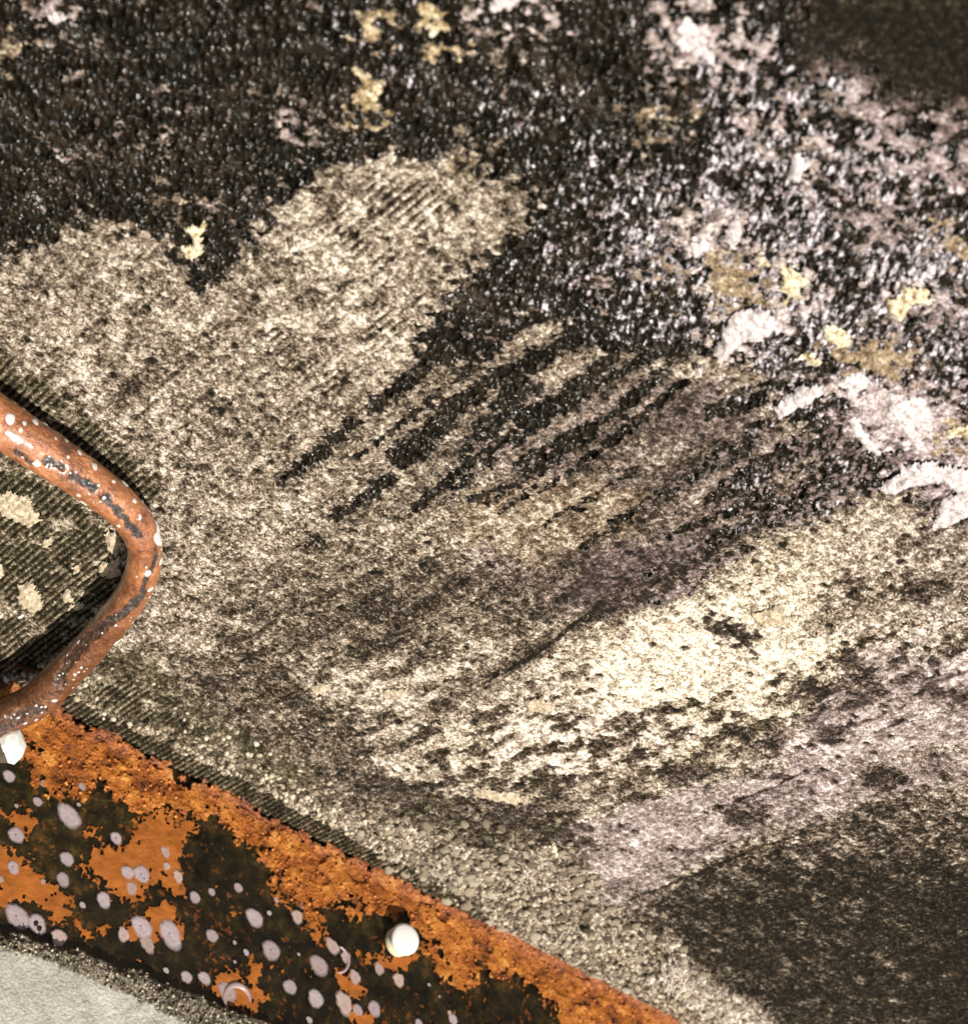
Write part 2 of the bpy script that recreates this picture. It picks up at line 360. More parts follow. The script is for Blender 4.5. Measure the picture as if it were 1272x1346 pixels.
for p, k in (([(980, 560, 18), (880, 640, 22), (800, 700, 20), (720, 760, 14)], .4), ([(1060, 640, 22), (960, 710, 26), (860, 770, 20), (760, 820, 12)], .55), ([(640, 560, 16), (540, 650, 14), (440, 700, 12)], .3), ([(560, 750, 16), (480, 800, 20), (400, 840, 14)], .5),
             ([(880, 540, 16), (800, 600, 14), (730, 650, 12)], .35), ([(700, 850, 10), (640, 890, 12), (560, 930, 8)], .6), ([(1160, 770, 12), (1100, 800, 14), (1060, 830, 6)], .4), ([(1270, 760, 18), (1200, 780, 14)], .4), ([(620, 760, 14), (560, 800, 22), (500, 850, 14)], .5),
             ([(60, 340, 14), (30, 390, 12)], .3), ([(200, 500, 10), (160, 520, 8)], .4), ([(330, 400, 10), (310, 420, 8)], .4), ([(300, 560, 10), (240, 600, 8)], .25)):
    a = stroke(p, 12, 10, 22) * k; tone = blend(tone, a, .12); lav = blend(lav, a, .4)
# --- black wet slime
W = area([(-150, -150), (-150, 350), (0, 335), (60, 318), (130, 285), (195, 300), (235, 330), (265, 385), (300, 350), (345, 312), (380, 262), (440, 222), (520, 200), (600, 205), (665, 235), (705, 262),
          (670, 300), (630, 345), (605, 385), (562, 415), (548, 445), (565, 468), (610, 450), (690, 400), (740, 425), (770, 460), (850, 478), (930, 470), (1000, 480), (1000, 530), (1060, 560), (1060, 610),
          (1030, 640), (985, 690), (1045, 695), (1140, 650), (1180, 640), (1240, 690), (1450, 620), (1450, -150)], 7, 9, 13)
Wmain = W.copy(); W = np.zeros(NV)
for p in ([(700, 375, 14), (590, 452, 13), (540, 497, 10), (490, 535, 8)], [(465, 552, 8), (430, 585, 9), (372, 630, 7)], [(660, 420, 18), (590, 470, 14)],
          [(700, 478, 12), (640, 500, 11), (590, 545, 12), (545, 585, 9)], [(590, 560, 8), (530, 600, 17)], [(510, 625, 10), (490, 645, 8), (440, 678, 9)], [(690, 505, 18), (640, 560, 15), (615, 590, 9)],
          [(810, 465, 10), (745, 520, 12), (690, 550, 14)], [(680, 570, 10), (610, 610, 10), (545, 668, 7)], [(870, 488, 8), (800, 548, 9), (760, 575, 16), (690, 612, 14)], [(730, 590, 12), (690, 625, 8)],
          [(850, 470, 9), (780, 510, 8), (660, 590, 7)], [(660, 640, 5), (620, 655, 6)], [(780, 652, 7), (735, 680, 6), (700, 697, 3)], [(880, 645, 11), (820, 680, 9), (768, 716, 6)], [(960, 588, 10), (900, 630, 9), (870, 650, 6)],
          [(760, 440, 16), (700, 470, 12), (660, 500, 8)], [(640, 470, 6), (560, 530, 5), (470, 600, 3)], [(600, 520, 7), (560, 560, 8), (520, 590, 7)], [(650, 600, 6), (590, 650, 4)], [(780, 560, 7), (700, 625, 6), (640, 660, 3)], [(830, 560, 6), (760, 610, 5), (700, 650, 3)], [(720, 400, 8), (660, 445, 9), (600, 490, 5)], [(900, 500, 7), (840, 545, 6), (770, 600, 5)], [(1000, 560, 14), (960, 600, 10), (930, 625, 6)], [(700, 640, 5), (660, 668, 4)], [(1010, 640, 12), (950, 675, 9), (880, 705, 6)], [(980, 720, 8), (930, 745, 10), (900, 770, 6)],
          [(835, 615, 6), (800, 638, 4)], [(1050, 590, 20), (980, 625, 16), (930, 660, 9)], [(1060, 650, 16), (970, 690, 11), (900, 730, 8), (850, 755, 5)], [(940, 540, 14), (990, 520, 16)], [(910, 770, 8), (860, 790, 10)],
          [(420, 705, 7), (400, 718, 4)], [(270, 360, 12), (300, 330, 10)]):
    W = np.maximum(W, stroke([(a_, b_, w_ * 1.15) for a_, b_, w_ in p], 7, 2.0, 9))
W = np.maximum(Wmain, W * sst(-.85, -.3, run + .6 * grit))   # the runs break up where the film was thin
brk = sst(.25, .6, fbm(X, Z, .016, 4, 201, .6))
far_corner = area([(980, -120), (1450, -120), (1450, 190), (1260, 150), (1150, 90), (1040, 60)], 40, 30, 10)  # dark olive far corner, vignette painted into its tone
# lavender-grey bloom within the slime
bloom = np.zeros(NV)
for p, k in (([(885, -20), (930, -10), (945, 60), (985, 95), (960, 110), (930, 70), (900, 75), (890, 40)], .9), ([(1060, 60), (1130, 80), (1170, 140), (1240, 160), (1272, 200), (1272, 240), (1180, 210), (1130, 190), (1090, 130)], .75),
             ([(1110, 130), (1180, 130), (1230, 170), (1290, 220), (1240, 225), (1170, 210), (1120, 190)], .85), ([(985, 145), (1025, 160), (1030, 180), (1000, 180)], .85), ([(1080, 220), (1180, 260), (1200, 320), (1140, 330), (1080, 280)], .6),
             ([(860, 230), (1000, 250), (1000, 330), (940, 380), (880, 330), (840, 280)], .45), ([(1100, 500), (1180, 470), (1250, 520), (1280, 600), (1160, 610), (1130, 560)], .8), ([(1150, 560), (1200, 560), (1290, 620), (1230, 600), (1160, 600)], .7),
             ([(1000, 330), (1200, 370), (1280, 440), (1200, 470), (1060, 440), (1000, 400)], .35), ([(640, -10), (700, 0), (720, 20), (690, 30), (640, 15)], .8), ([(60, 0), (100, 10), (75, 35), (60, 40)], .8), ([(50, 200), (90, 205), (80, 230), (50, 235)], .5),
             ([(700, 240), (860, 230), (880, 330), (800, 400), (720, 340)], .35), ([(270, 0), (330, 20), (400, 60), (380, 80), (300, 40)], .25), ([(370, 150), (395, 160), (390, 195), (370, 190)], .7)):
    bloom = np.maximum(bloom, area(p, 22, 20, 26) * k)
bsp = sst(-.75, .75, grit * .8 + blot * .9 + (bloom - .5) * 1.5)
wet = W * (1 - .95 * np.minimum(1, bloom * 1.2) * bsp)
sheen = np.zeros(NV); smear = np.zeros(NV)
for p in ([(890, 290), (960, 275), (1000, 330), (1010, 400), (960, 430), (920, 400), (900, 350)], [(1030, 200), (1065, 190), (1060, 250), (1030, 260)], [(1090, 490), (1180, 480), (1250, 540), (1300, 600), (1180, 600), (1130, 560)], [(960, 395), (1040, 380), (1080, 430), (1010, 440), (940, 470)],
          [(1020, 530), (1090, 490), (1130, 480), (1100, 520)], [(1200, 590), (1300, 590), (1300, 660), (1240, 640)], [(1160, 380), (1230, 375), (1230, 400), (1170, 420)], [(900, 0), (950, 30), (960, 100), (920, 80)], [(640, -10), (720, 0), (700, 30), (650, 20)], [(1010, 330), (1060, 340), (1060, 400), (1020, 390)]):
    smear = np.maximum(smear, area(p, 14, 12, 22))
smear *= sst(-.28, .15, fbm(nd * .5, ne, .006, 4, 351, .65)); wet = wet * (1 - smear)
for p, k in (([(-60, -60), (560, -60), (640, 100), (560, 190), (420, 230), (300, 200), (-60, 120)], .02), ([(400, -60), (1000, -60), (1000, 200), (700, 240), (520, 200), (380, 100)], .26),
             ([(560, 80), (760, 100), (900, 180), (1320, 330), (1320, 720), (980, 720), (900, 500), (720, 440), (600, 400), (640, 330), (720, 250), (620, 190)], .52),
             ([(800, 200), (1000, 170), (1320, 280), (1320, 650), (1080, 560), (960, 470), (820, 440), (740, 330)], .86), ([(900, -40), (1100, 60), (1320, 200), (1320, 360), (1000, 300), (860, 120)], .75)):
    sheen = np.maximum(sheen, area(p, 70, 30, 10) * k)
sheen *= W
# scattered specks of dry crust surviving in the slime
right = sst(-.35, -.05, X) * sst(.95, .6, Z)
sp = sst(.42, .60, fbm(X, Z, .0075, 4, 311, .65) + .55 * fbm(X, Z, .05, 3, 5)) * W
fleck = sst(.12, .34, fbm(nd * .5, ne, .0034, 3, 333, .6) + .55 * fbm(X, Z, .035, 3, 336) - .28 + .56 * right) * W
wet = np.clip(wet - sp * .55 - fleck * (.15 + .4 * right), 0, 1)
tone = np.where(W > .5, np.clip(.40 + .32 * bloom * bsp + .10 * sp + .12 * fleck * right + .10 * grit, 0, 1), tone)
lav = np.where(W > .5, np.clip(.45 + .5 * right + .5 * bloom, 0, 1), lav)
tone = np.where((W > .5), tone * (1 - .5 * far_corner), tone); tone = tone * (1 - smear * W) + .80 * smear * W
wet = np.where(W > .5, wet * (1 - .85 * far_corner), wet); tone = np.where(W > .5, tone - .34 * far_corner * (1 - bloom), tone); grn = np.maximum(grn, .6 * far_corner * (1 - bloom)); sheen *= 1 - far_corner
# ochre patches
for p, k in (([(475, 20), (500, 25), (505, 50), (480, 55)], .7), ([(480, 95), (510, 110), (500, 145), (470, 160), (450, 150), (475, 130)], .8), ([(560, 30), (580, 25), (580, 55), (565, 50)], .9), ([(830, 140), (900, 150), (880, 190), (840, 200)], .5),
             ([(600, 160), (640, 190), (620, 230), (590, 220)], .4), ([(930, 330), (980, 340), (1000, 400), (950, 400)], .6), ([(1090, 450), (1200, 455), (1180, 500), (1100, 480)], .6), ([(1240, 560), (1290, 550), (1290, 580), (1230, 580)], .7),
             ([(1220, 280), (1290, 310), (1280, 340), (1230, 310)], .6), ([(0, 30), (30, 40), (25, 80), (0, 90)], .5), ([(200, 240), (240, 250), (230, 280), (200, 280)], .4), ([(850, 340), (880, 350), (870, 380)], .4)):
    a = area(p, 12, 12, 16) * k; wet = wet * (1 - a); och = np.maximum(och, a); tone = np.where(a > .15, .45 + .25 * a + .1 * grit, tone)
# bare olive ribs
bare = np.zeros(NV)
for p in ([(-150, 380), (0, 455), (60, 500), (130, 560), (200, 620), (215, 660), (150, 640), (60, 560), (-150, 470)],
          [(-150, 560), (30, 610), (90, 650), (150, 700), (160, 760), (120, 820), (60, 880), (-150, 900)],
          [(-150, 880), (80, 900), (300, 1010), (480, 1100), (640, 1185), (640, 1215), (300, 1060), (80, 945), (-150, 900)],
          [(100, 880), (200, 900), (250, 950), (160, 940)]):
    bare = np.maximum(bare, area(p, 9, 9, 9))
for p in ([(500, 240), (560, 235), (600, 270), (560, 300), (500, 290)], [(430, 280), (480, 300), (460, 320), (430, 305)], [(470, 320), (510, 330), (500, 350), (470, 340)], [(430, 480), (460, 490), (450, 510), (430, 500)],
          [(490, 400), (520, 420), (510, 450), (490, 440)], [(610, 200), (640, 210), (650, 250), (620, 240)], [(350, 430), (380, 440), (370, 460), (350, 450)], [(840, 160), (880, 160), (880, 190), (840, 190)],
          [(1220, 280), (1290, 310), (1290, 345), (1230, 310)], [(1040, 60), (1080, 60), (1070, 85), (1040, 75)]):
    rib = np.maximum(rib, area(p, 12, 8, 14) * .95); 
rib = np.maximum(rib, bare); grn = np.maximum(grn, bare * .62); tone = blend(tone, bare, .42); lav *= (1 - bare)
strip = bare * sst(.035, .02, Z); tone = blend(tone, strip, .33)
# crust that still sits on the bare ribs, as low scabs
isl = sst(.08, .42, fbm(X, Z, .022, 4, 411, .6)) * bare * sst(.012, .05, Z); rib *= (1 - .8 * isl); tone = blend(tone, isl * .8, .62); grn = blend(grn, isl * .7, .2)
# holes pitted into the crust
pd, pr = cells(X, Z, .0105, 7); pit = sst(.30, .14, pd) * (pr > .86) * (1 - W) * (1 - bare); tone = blend(tone, pit * .85, .06)

# --- overall mottling
dry = 1 - wet
tone = tone + dry * (1 - W) * (.15 * blot + .15 * run * (1 - low) + .09 * crs + .24 * grit) + low * .30 * np.clip(1.2 * fbm(X * .45, Z, .0075, 4, 29, .6) + .6 * blot + grit * .4 - .06, -.4, 1)

# --- relief
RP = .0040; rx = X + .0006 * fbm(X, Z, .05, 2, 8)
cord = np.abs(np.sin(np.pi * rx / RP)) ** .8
tone = np.clip(tone - rib * (1 - W) * (.75 * (1 - cord) - .12), 0, 1.0)     # shade of the grooves painted into the tone
lump, lr = cells(X + .002 * wx, Z + .002 * wz, .0052, 21)
slime = fbm(nd * .62, ne, .0046, 3, 501, .55)
H = rib * cord * .0019 + .12 * cord * .0008
H += (1 - rib) * ((1 - wet) * (.0012 + .0014 * grit + .0010 * blot + .0007 * run) + wet * (.0017 * slime + .0007 * grit + .0002))
foot_edge = sst(.012, .022, Z + .004 * wf) * sst(.10, .03, Z) * (1 - W) * (u < 900)
H += (.0022 * peb + .0020 * foot_edge * (1 - bare) + .0012 * isl) * (1 - np.clip(lump, 0, 1) ** 1.6) * (.5 + lr)
H += .0020 * foot_edge * (1 - bare)
H += lip * .006
H -= pit * .0016
H += bloom * bsp * .0006
V = np.stack([X, -H, Z], 1)
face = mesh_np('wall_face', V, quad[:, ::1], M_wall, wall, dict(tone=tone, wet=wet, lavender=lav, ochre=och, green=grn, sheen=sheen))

# body of the wall behind its crusted face
def box_mesh(name, x0, x1, y0, y1, z0, z1, mat, parent=None):
    vs = [(x, y, z) for x in (x0, x1) for y in (y0, y1) for z in (z0, z1)]
    fs = [(0, 1, 3, 2), (4, 6, 7, 5), (0, 4, 5, 1), (2, 3, 7, 6), (0, 2, 6, 4), (1, 5, 7, 3)]
    return link(bpy.data.objects.new(name, mesh_py(name, vs, fs, mat, False)), parent)
M_body = crust_material('old_concrete', [(.3, (.03, .025, .015)), (.5, (.16, .13, .09)), (.7, (.35, .3, .22))], 60)
box_mesh('wall_body', -1.6, 1.6, .003, .2, -.05, 1.3, M_body, wall)

def patch(name, mask, height, mat, parent, base):
    """a raised scab cut from the wall grid where mask > 0, its rim sunk into the face"""
    q = quad[(mask[quad] > 0).all(1)]
    if len(q) < 3: return None
    P = np.stack([X, base - height, Z], 1)
    P2, q2, _ = compact(P, q, {})
    return mesh_np(name, P2, q2, mat, parent)
def scab(pts, thick, mat, name, warp=6, fine=7, dome=12, rough=.0006):
    q = wp(pts); a = np.array(q)
    sel = (X > a[:, 0].min() - .02) & (X < a[:, 0].max() + .02) & (Z > a[:, 1].min() - .02) & (Z < a[:, 1].max() + .02)
    i = np.nonzero(sel)[0]; sd = np.full(NV, -1.0)
    sd[i] = poly_sd(X[i] + wx[i] * warp * S, Z[i] + wz[i] * warp * S, q) + wf[i] * fine * S
    t = np.clip(sd / (dome * S), 0, 1)
    hh = np.sqrt(np.clip(t * (2 - t), 0, 1)) * thick + rough * grit * (t > 0)
    return patch(name, sd, hh, mat, wall, -H + .0004)
# white lime runs and splashes
for p, th in (([(935, 462), (950, 430), (965, 410), (985, 398), (1010, 400), (1030, 425), (1005, 438), (985, 445), (965, 455), (950, 470)], .0032), ([(1012, 532), (1028, 515), (1050, 503), (1070, 498), (1085, 508), (1068, 525), (1040, 538), (1020, 542)], .0034),
              ([(1152, 636), (1175, 618), (1200, 600), (1235, 600), (1272, 610), (1310, 640), (1290, 680), (1262, 650), (1240, 625), (1210, 632), (1180, 640), (1160, 645)], .0034), ([(1232, 655), (1262, 640), (1300, 650), (1280, 672), (1245, 690), (1225, 690)], .0024),
              ([(1050, 190), (1062, 205), (1055, 235), (1040, 250), (1032, 230), (1038, 205)], .003), ([(955, 290), (972, 280), (980, 310), (965, 325), (950, 310)], .0024), ([(900, 15), (925, 30), (932, 60), (955, 90), (940, 92), (915, 65), (895, 60), (892, 35)], .0018),
              ([(1115, 540), (1130, 545), (1150, 580), (1160, 600), (1140, 595), (1120, 565)], .0016), ([(1170, 510), (1215, 520), (1225, 560), (1195, 575), (1165, 545)], .0014), ([(690, -5), (665, 12), (650, 5), (640, -10)], .0018),
              ([(1100, 495), (1135, 485), (1150, 500), (1120, 515), (1100, 510)], .0015), ([(62, 15), (85, 12), (88, 28), (68, 36)], .0015), ([(900, 320), (925, 308), (940, 320), (915, 335)], .0016)):
    scab(p, th * 1.25, M_lime, 'lime_run', warp=3, fine=5, dome=12)
# ochre scabs
for p, th in (([(1030, 345), (1050, 340), (1060, 365), (1050, 390), (1030, 395), (1022, 370)], .0026), ([(1165, 395), (1190, 370), (1222, 380), (1225, 395), (1200, 400), (1185, 415), (1170, 410)], .0028), ([(560, 32), (572, 22), (582, 40), (572, 55), (560, 48)], .0022),
              ([(490, 100), (505, 112), (503, 128), (490, 122)], .002), ([(245, 293), (268, 290), (270, 325), (255, 340), (240, 335), (238, 322), (255, 315)], .0028), ([(1085, 425), (1115, 430), (1120, 450), (1095, 455), (1080, 440)], .002),
              ([(1235, 560), (1290, 552), (1290, 570), (1240, 575)], .002), ([(990, 330), (1005, 325), (1010, 345), (995, 350)], .0018), ([(725, 1098), (733, 1100), (735, 1118), (725, 1117)], .003), ([(1048, 470), (1070, 460), (1080, 475), (1060, 482)], .0015)):
    scab(p, th, M_ochre, 'ochre_scab', warp=3, fine=8, dome=8)
# cream flakes on the ribbed field behind the rung and other loose crust
for p, th in (([(26, 762), (45, 758), (58, 775), (60, 795), (45, 800), (32, 795), (25, 780)], .0034), ([(80, 775), (90, 768), (100, 776), (98, 786), (85, 785)], .004), ([(140, 695), (158, 692), (164, 712), (155, 725), (142, 715)], .003),
              ([(132, 735), (160, 728), (160, 750), (148, 758), (132, 752)], .003), ([(-10, 725), (8, 742), (6, 756), (-15, 755)], .003), ([(55, 705), (75, 700), (72, 712), (58, 715)], .0024), ([(90, 790), (118, 788), (112, 797), (92, 797)], .0024),
              ([(95, 740), (110, 734), (108, 748), (96, 750)], .003), ([(0, 640), (40, 650), (60, 680), (40, 690), (0, 670)], .002), ([(500, 905), (540, 900), (535, 912), (505, 915)], .0025), ([(405, 897), (425, 893), (430, 905), (412, 908)], .003),
              ([(615, 1028), (660, 1035), (700, 1042), (680, 1052), (630, 1045)], .0025), ([(690, 915), (715, 910), (728, 925), (715, 935), (692, 930)], .003), ([(985, 800), (1030, 790), (1035, 815), (1000, 825)], .002)):
    scab(p, th * 1.2, M_flake, 'crust_flake', warp=3, fine=5, dome=9, rough=.0012)

# ------------------------------------------------------------------ lumps: stones and crumbs
def lump_mesh(name, seed, mat, sub=2, flat=.7):
    import bmesh
    bm = bmesh.new(); bmesh.ops.create_icosphere(bm, subdivisions=sub, radius=1)
    r = random.Random(seed); dirs = [Vector((r.uniform(-1, 1), r.uniform(-1, 1), r.uniform(-1, 1))).normalized() for _ in range(7)]
    cut = [r.uniform(.55, .9) for _ in dirs]
    for v_ in bm.verts:
        for d_, c_ in zip(dirs, cut):
            k = v_.co.dot(d_)
            if k > c_: v_.co -= d_ * (k - c_) * .85
        v_.co *= 1 + r.uniform(-.07, .07)
        v_.co.y *= flat
    me = bpy.data.meshes.new(name); bm.to_mesh(me); bm.free()
    for p_ in me.polygons: p_.use_smooth = True
    me.materials.append(mat); return me
SM = [lump_mesh('aggregate_stone', s_, M_stone) for s_ in range(7)] + [lump_mesh('aggregate_stone', 20 + s_, M_flake) for s_ in range(2)]
lookup = {}
grid_h = np.full((nz, nx), 0.0); gh = grid_h.ravel(); gh[used] = H; grid_h = gh.reshape(nz, nx)
gpb = np.zeros(nx * nz); gpb[used] = peb; gpb = gpb.reshape(nz, nx)
gfe = np.zeros(nx * nz); gfe[used] = foot_edge * (1 - bare); gfe = gfe.reshape(nz, nx)
def at_grid(g, x, z): return g[min(max(int((z - gz[0]) / STEP), 0), nz - 1), min(max(int((x - gx[0]) / STEP), 0), nx - 1)]
placed = []; r = random.Random(3); tries = 0
while len(placed) < 260 and tries < 20000:
    tries += 1
    p = on_wall(r.uniform(460, 1040), r.uniform(1050, 1400))
    if at_grid(gpb, p[0], p[2]) < .5 or p[2] < .004: continue
    s_ = r.uniform(.0022, .0048) * (1.25 if r.random() < .15 else 1)
    if any((p[0] - a_) ** 2 + (p[2] - b_) ** 2 < ((s_ + c_) * .78) ** 2 for a_, b_, c_ in placed): continue
    placed.append((p[0], p[2], s_))
for x_, z_, s_ in placed:
    o = bpy.data.objects.new('aggregate_stone', r.choice(SM)); link(o, wall)
    o.location = (x_, -at_grid(grid_h, x_, z_) - s_ * .05, z_); o.scale = (s_, s_ * .9, s_ * r.uniform(.7, 1)); o.rotation_euler = (r.uniform(-.4, .4), r.uniform(0, 6.28), r.uniform(-.4, .4))
# popcorn crumbs along the lower lip of the crust and sprinkled over it: one joined mesh
def crumbs(name, pts, mats, parent, flat=.8):
    protos = []
    for k in range(5):
        me = lump_mesh('tmp', 50 + k, mats[0], 1, flat)
        protos.append((np.array([v_.co[:] for v_ in me.vertices]), np.array([list(p_.vertices) for p_ in me.polygons]))); bpy.data.meshes.remove(me)
    Vs, Fs, Ls, n_ = [], [], [], 0
    rr = np.random.default_rng(5)
    for (x_, y_, z_, s_) in pts:
        pv, pf = protos[rr.integers(5)]; A = rr.normal(size=(3, 3)); Q, _ = np.linalg.qr(A)
        Vs.append((pv * (s_ * rr.uniform(.7, 1.2, 3))) @ Q + (x_, y_, z_)); Fs.append(pf + n_); n_ += len(pv); Ls.append(np.full(len(pv), rr.random()))
    o = mesh_np(name, np.concatenate(Vs), np.concatenate(Fs), mats[0], parent, dict(lump=np.concatenate(Ls))); tag(o, kind='stuff'); return o
cp = []; tries = 0
while len(cp) < 1700 and tries < 120000:
    tries += 1
    x_ = r.uniform(-.33, .36); z_ = r.uniform(.006, .085)
    if r.random() < at_grid(gfe, x_, z_) * (1 - .6 * sst(.03, .085, np.float64(z_))) + .35 * at_grid(gpb, x_, z_):
        s_ = r.uniform(.0010, .0029); cp.append((x_, -at_grid(grid_h, x_, z_) + s_ * .15, z_, s_))
crumbs('crust_crumbs', cp, [M_stone], wall)

# ------------------------------------------------------------------ gutter floor
gutter = empty('ground', (0, 0, 0)); tag(gutter, kind='structure')
def floor_material():
    m = Mat('wet_dark_floor'); a = m.attr('mud')
    n = m.math('ADD', m.noise(90, 4, .6), m.math('MULTIPLY', m.noise(600, 3, .6), .35))
    c = m.ramp(m.math('ADD', m.math('ADD', n, m.math('MULTIPLY', m.math('SUBTRACT', m.noise(22, 4, .7), .5), .5)), m.math('MULTIPLY', a, .4)), [(.50, (.0025, .0018, .0008)), (.70, (.010, .0075, .0028)), (.90, (.030, .020, .006)), (1, (.070, .042, .011))])
    c = m.mix(m.math('MULTIPLY', m.mr(m.math('ADD', m.noise(170, 5, .75), m.math('MULTIPLY', m.noise(26, 3), .35)), .76, .86), .8), c, (.27, .085, .016))
    return m.out(c, m.mr(m.noise(40, 3), .3, .7, .25, .5), m.bump(m.noise(500, 3), .0004), spec=.4)
def rust_material(name, film):
    m = Mat(name); n1 = m.noise(70, 5, .65); n2 = m.noise(420, 4, .7)
    t = m.math('ADD', m.math('MULTIPLY', n1, .72), m.math('MULTIPLY', n2, .42 if not film else .22))
    if not film: t = m.math('ADD', t, m.math('MULTIPLY', m.math('SUBTRACT', m.attr('plate'), .5), .22))
    if film: c = m.ramp(t, [(.2, (.10, .032, .006)), (.36, (.30, .092, .014)), (.6, (.47, .15, .024))])
    else: c = m.ramp(t, [(.36, (.010, .005, .002)), (.45, (.085, .024, .005)), (.54, (.28, .078, .011)), (.66, (.47, .15, .020)), (.82, (.78, .36, .08))])
    thin = m.mr(m.math('ADD', m.attr('thin'), m.math('MULTIPLY', m.math('SUBTRACT', m.noise(330, 4, .7), .5), 1.6)), .35, .9)
    c = m.mix(m.math('MULTIPLY', thin, .85), c, m.ramp(n2, [(.35, (.012, .008, .002)), (.6, (.075, .032, .007)), (.8, (.18, .065, .012))]))
    red = m.attr('red')
    t = m.math('SUBTRACT', t, m.math('MULTIPLY', m.attr('old'), .13))
    c = m.mix(m.math('MULTIPLY', red, .6), c, m.ramp(n2, [(.35, (.05, .016, .008)), (.55, (.36, .125, .065)), (.75, (.62, .30, .18))]))
    return m.out(c, .6 if film else .5, m.bump(m.noise(650, 3), .0004 if film else .0014), spec=.35)
M_floor = floor_material(); M_rust = rust_material('rust_scale', False); M_film = rust_material('rust_film', True)
fs = .0009
fx = np.arange(-.42, .46, fs); fy = np.arange(-.30, .004, fs); FX, FY = np.meshgrid(fx, fy); fnx, fny = len(fx), len(fy)
FXr = FX.ravel(); FYr = FY.ravel()
fu, fv, fd_ = pix(np.stack([FXr, FYr, np.zeros_like(FXr)], 1))
fkeep = (fu > -130) & (fu < 1100) & (fv < 1480)
fid = np.arange(fnx * fny).reshape(fny, fnx); fq = np.stack([fid[:-1, :-1], fid[:-1, 1:], fid[1:, 1:], fid[1:, :-1]], -1).reshape(-1, 4)
fq = fq[fkeep[fq].all(1)]; fused, finv = np.unique(fq.ravel(), return_inverse=True); fq = finv.reshape(fq.shape)
A = FXr[fused]; B = FYr[fused]; fu = fu[fused]; fv = fv[fused]
fw1 = fbm(A, B, .02, 4, 601, .6); fw2 = fbm(A, B, .02, 4, 607, .6); fw3 = fbm(A, B, .0065, 4, 613, .65)
fw4 = fbm(A, B, .0032, 3, 617, .7)
def garea(pts, soft, warp, fine):
    sd = poly_sd(A + fw1 * warp * S * 1.3, B + fw2 * warp * S * 1.3, gp(pts)) + fw3 * fine * 1.3 * S + fw4 * 6 * S
    return sd / S
Z0 = lambda l: [(x / 2.99, 896 + y / 2.99) for x, y in l]
Z1 = lambda l: [(424 + x / 2.99, 896 + y / 2.99) for x, y in l]
big = [Z0([(-200, -80), (40, -40), (240, 110), (420, 185), (560, 280), (760, 380), (1000, 485), (1280, 640), (1500, 760), (1500, 900), (1390, 960), (1300, 880), (1200, 960), (1150, 880), (1040, 800), (1060, 740), (960, 640), (870, 570), (700, 545), (560, 540), (470, 480), (330, 450), (220, 490), (130, 420), (90, 300), (-200, 200)]),
       Z1([(-60, 620), (180, 715), (300, 750), (500, 840), (760, 900), (1000, 1040), (1300, 1220), (1600, 1400), (1600, 1500), (1100, 1500), (880, 1280), (760, 1190), (650, 1170), (560, 1230), (470, 1180), (400, 1070), (370, 1010), (300, 930), (200, 900), (100, 900), (-60, 900)])]
small = [Z0([(-60, 600), (50, 640), (110, 690), (190, 770), (285, 840), (295, 940), (210, 955), (160, 890), (100, 870), (-60, 900)]),
         Z0([(290, 740), (380, 650), (430, 640), (520, 610), (530, 540), (640, 480), (720, 520), (800, 560), (720, 650), (730, 830), (690, 850), (590, 780), (580, 850), (540, 880), (440, 840), (370, 780)]),
         Z0([(600, 880), (690, 875), (750, 1020), (700, 1040), (640, 1000), (600, 1060), (480, 1020), (440, 970), (520, 930)]), Z0([(860, 860), (955, 910), (930, 935), (880, 900)]),
         Z0([(800, 1190), (920, 1120), (960, 1165), (980, 1080), (1060, 1120), (1000, 1200), (1090, 1230), (1040, 1260), (1020, 1310), (900, 1290)]), Z0([(370, 975), (440, 965), (400, 1020)]), Z0([(300, 900), (400, 1010), (370, 1020), (290, 960)]),
         Z0([(1040, 790), (1110, 770), (1200, 850), (1140, 900), (1080, 870)]), Z0([(10, 530), (110, 495), (150, 560), (110, 640), (60, 590)]), Z0([(330, 560), (400, 570), (400, 620), (350, 620)]), Z0([(1180, 960), (1268, 900), (1300, 1000), (1268, 1040)]),
         Z0([(0, 780), (60, 800), (40, 850), (0, 830)]), Z1([(120, 1040), (240, 1060), (260, 1120), (170, 1100)]), Z1([(30, 1110), (140, 1150), (180, 1260), (120, 1250), (40, 1180)]), Z1([(190, 1090), (330, 1050), (420, 1080), (350, 1130), (250, 1140)]),
         Z1([(90, 1290), (160, 1270), (240, 1300), (180, 1360), (100, 1340)]), Z1([(470, 1270), (520, 1290), (500, 1320)]), Z0([(1190, 1100), (1240, 1130), (1190, 1140)]), Z0([(1190, 1150), (1230, 1160), (1190, 1175)]), Z0([(250, 380), (330, 420), (300, 470), (240, 440)])]
sdb = np.maximum(garea(big[0], 5, 16, 16), garea(big[1], 5, 16, 20))
holes = sst(.32, .5, fbm(A, B, .020, 4, 701, .65)) * 40 * sst(-.006, -.035, B)
sdb = sdb - holes
sds = np.full(len(A), -1e3)
for p in small: sds = np.maximum(sds, garea(p, 4, 9, 11))
sds = np.maximum(sds, (fbm(A, B, .018, 4, 733, .6) - .62) * 45)
sds -= sst(.42, .55, fbm(A, B, .0055, 3, 741, .6)) * 16
sdb = sdb - sst(.40, .55, fbm(A, B, .0075, 3, 747, .65)) * 22 * sst(-.02, -.05, B)
olive = garea(Z0([(-60, 420), (130, 450), (400, 540), (560, 540), (560, 640), (400, 640), (300, 1000), (600, 1150), (900, 1250), (700, 1250), (300, 1010), (-60, 900)]), 5, 20, 20)
mud = sst(-20, 30, olive) * .35 + .25 * sst(-.2, .5, fw1) + .3 * sst(-30, 0, sdb)
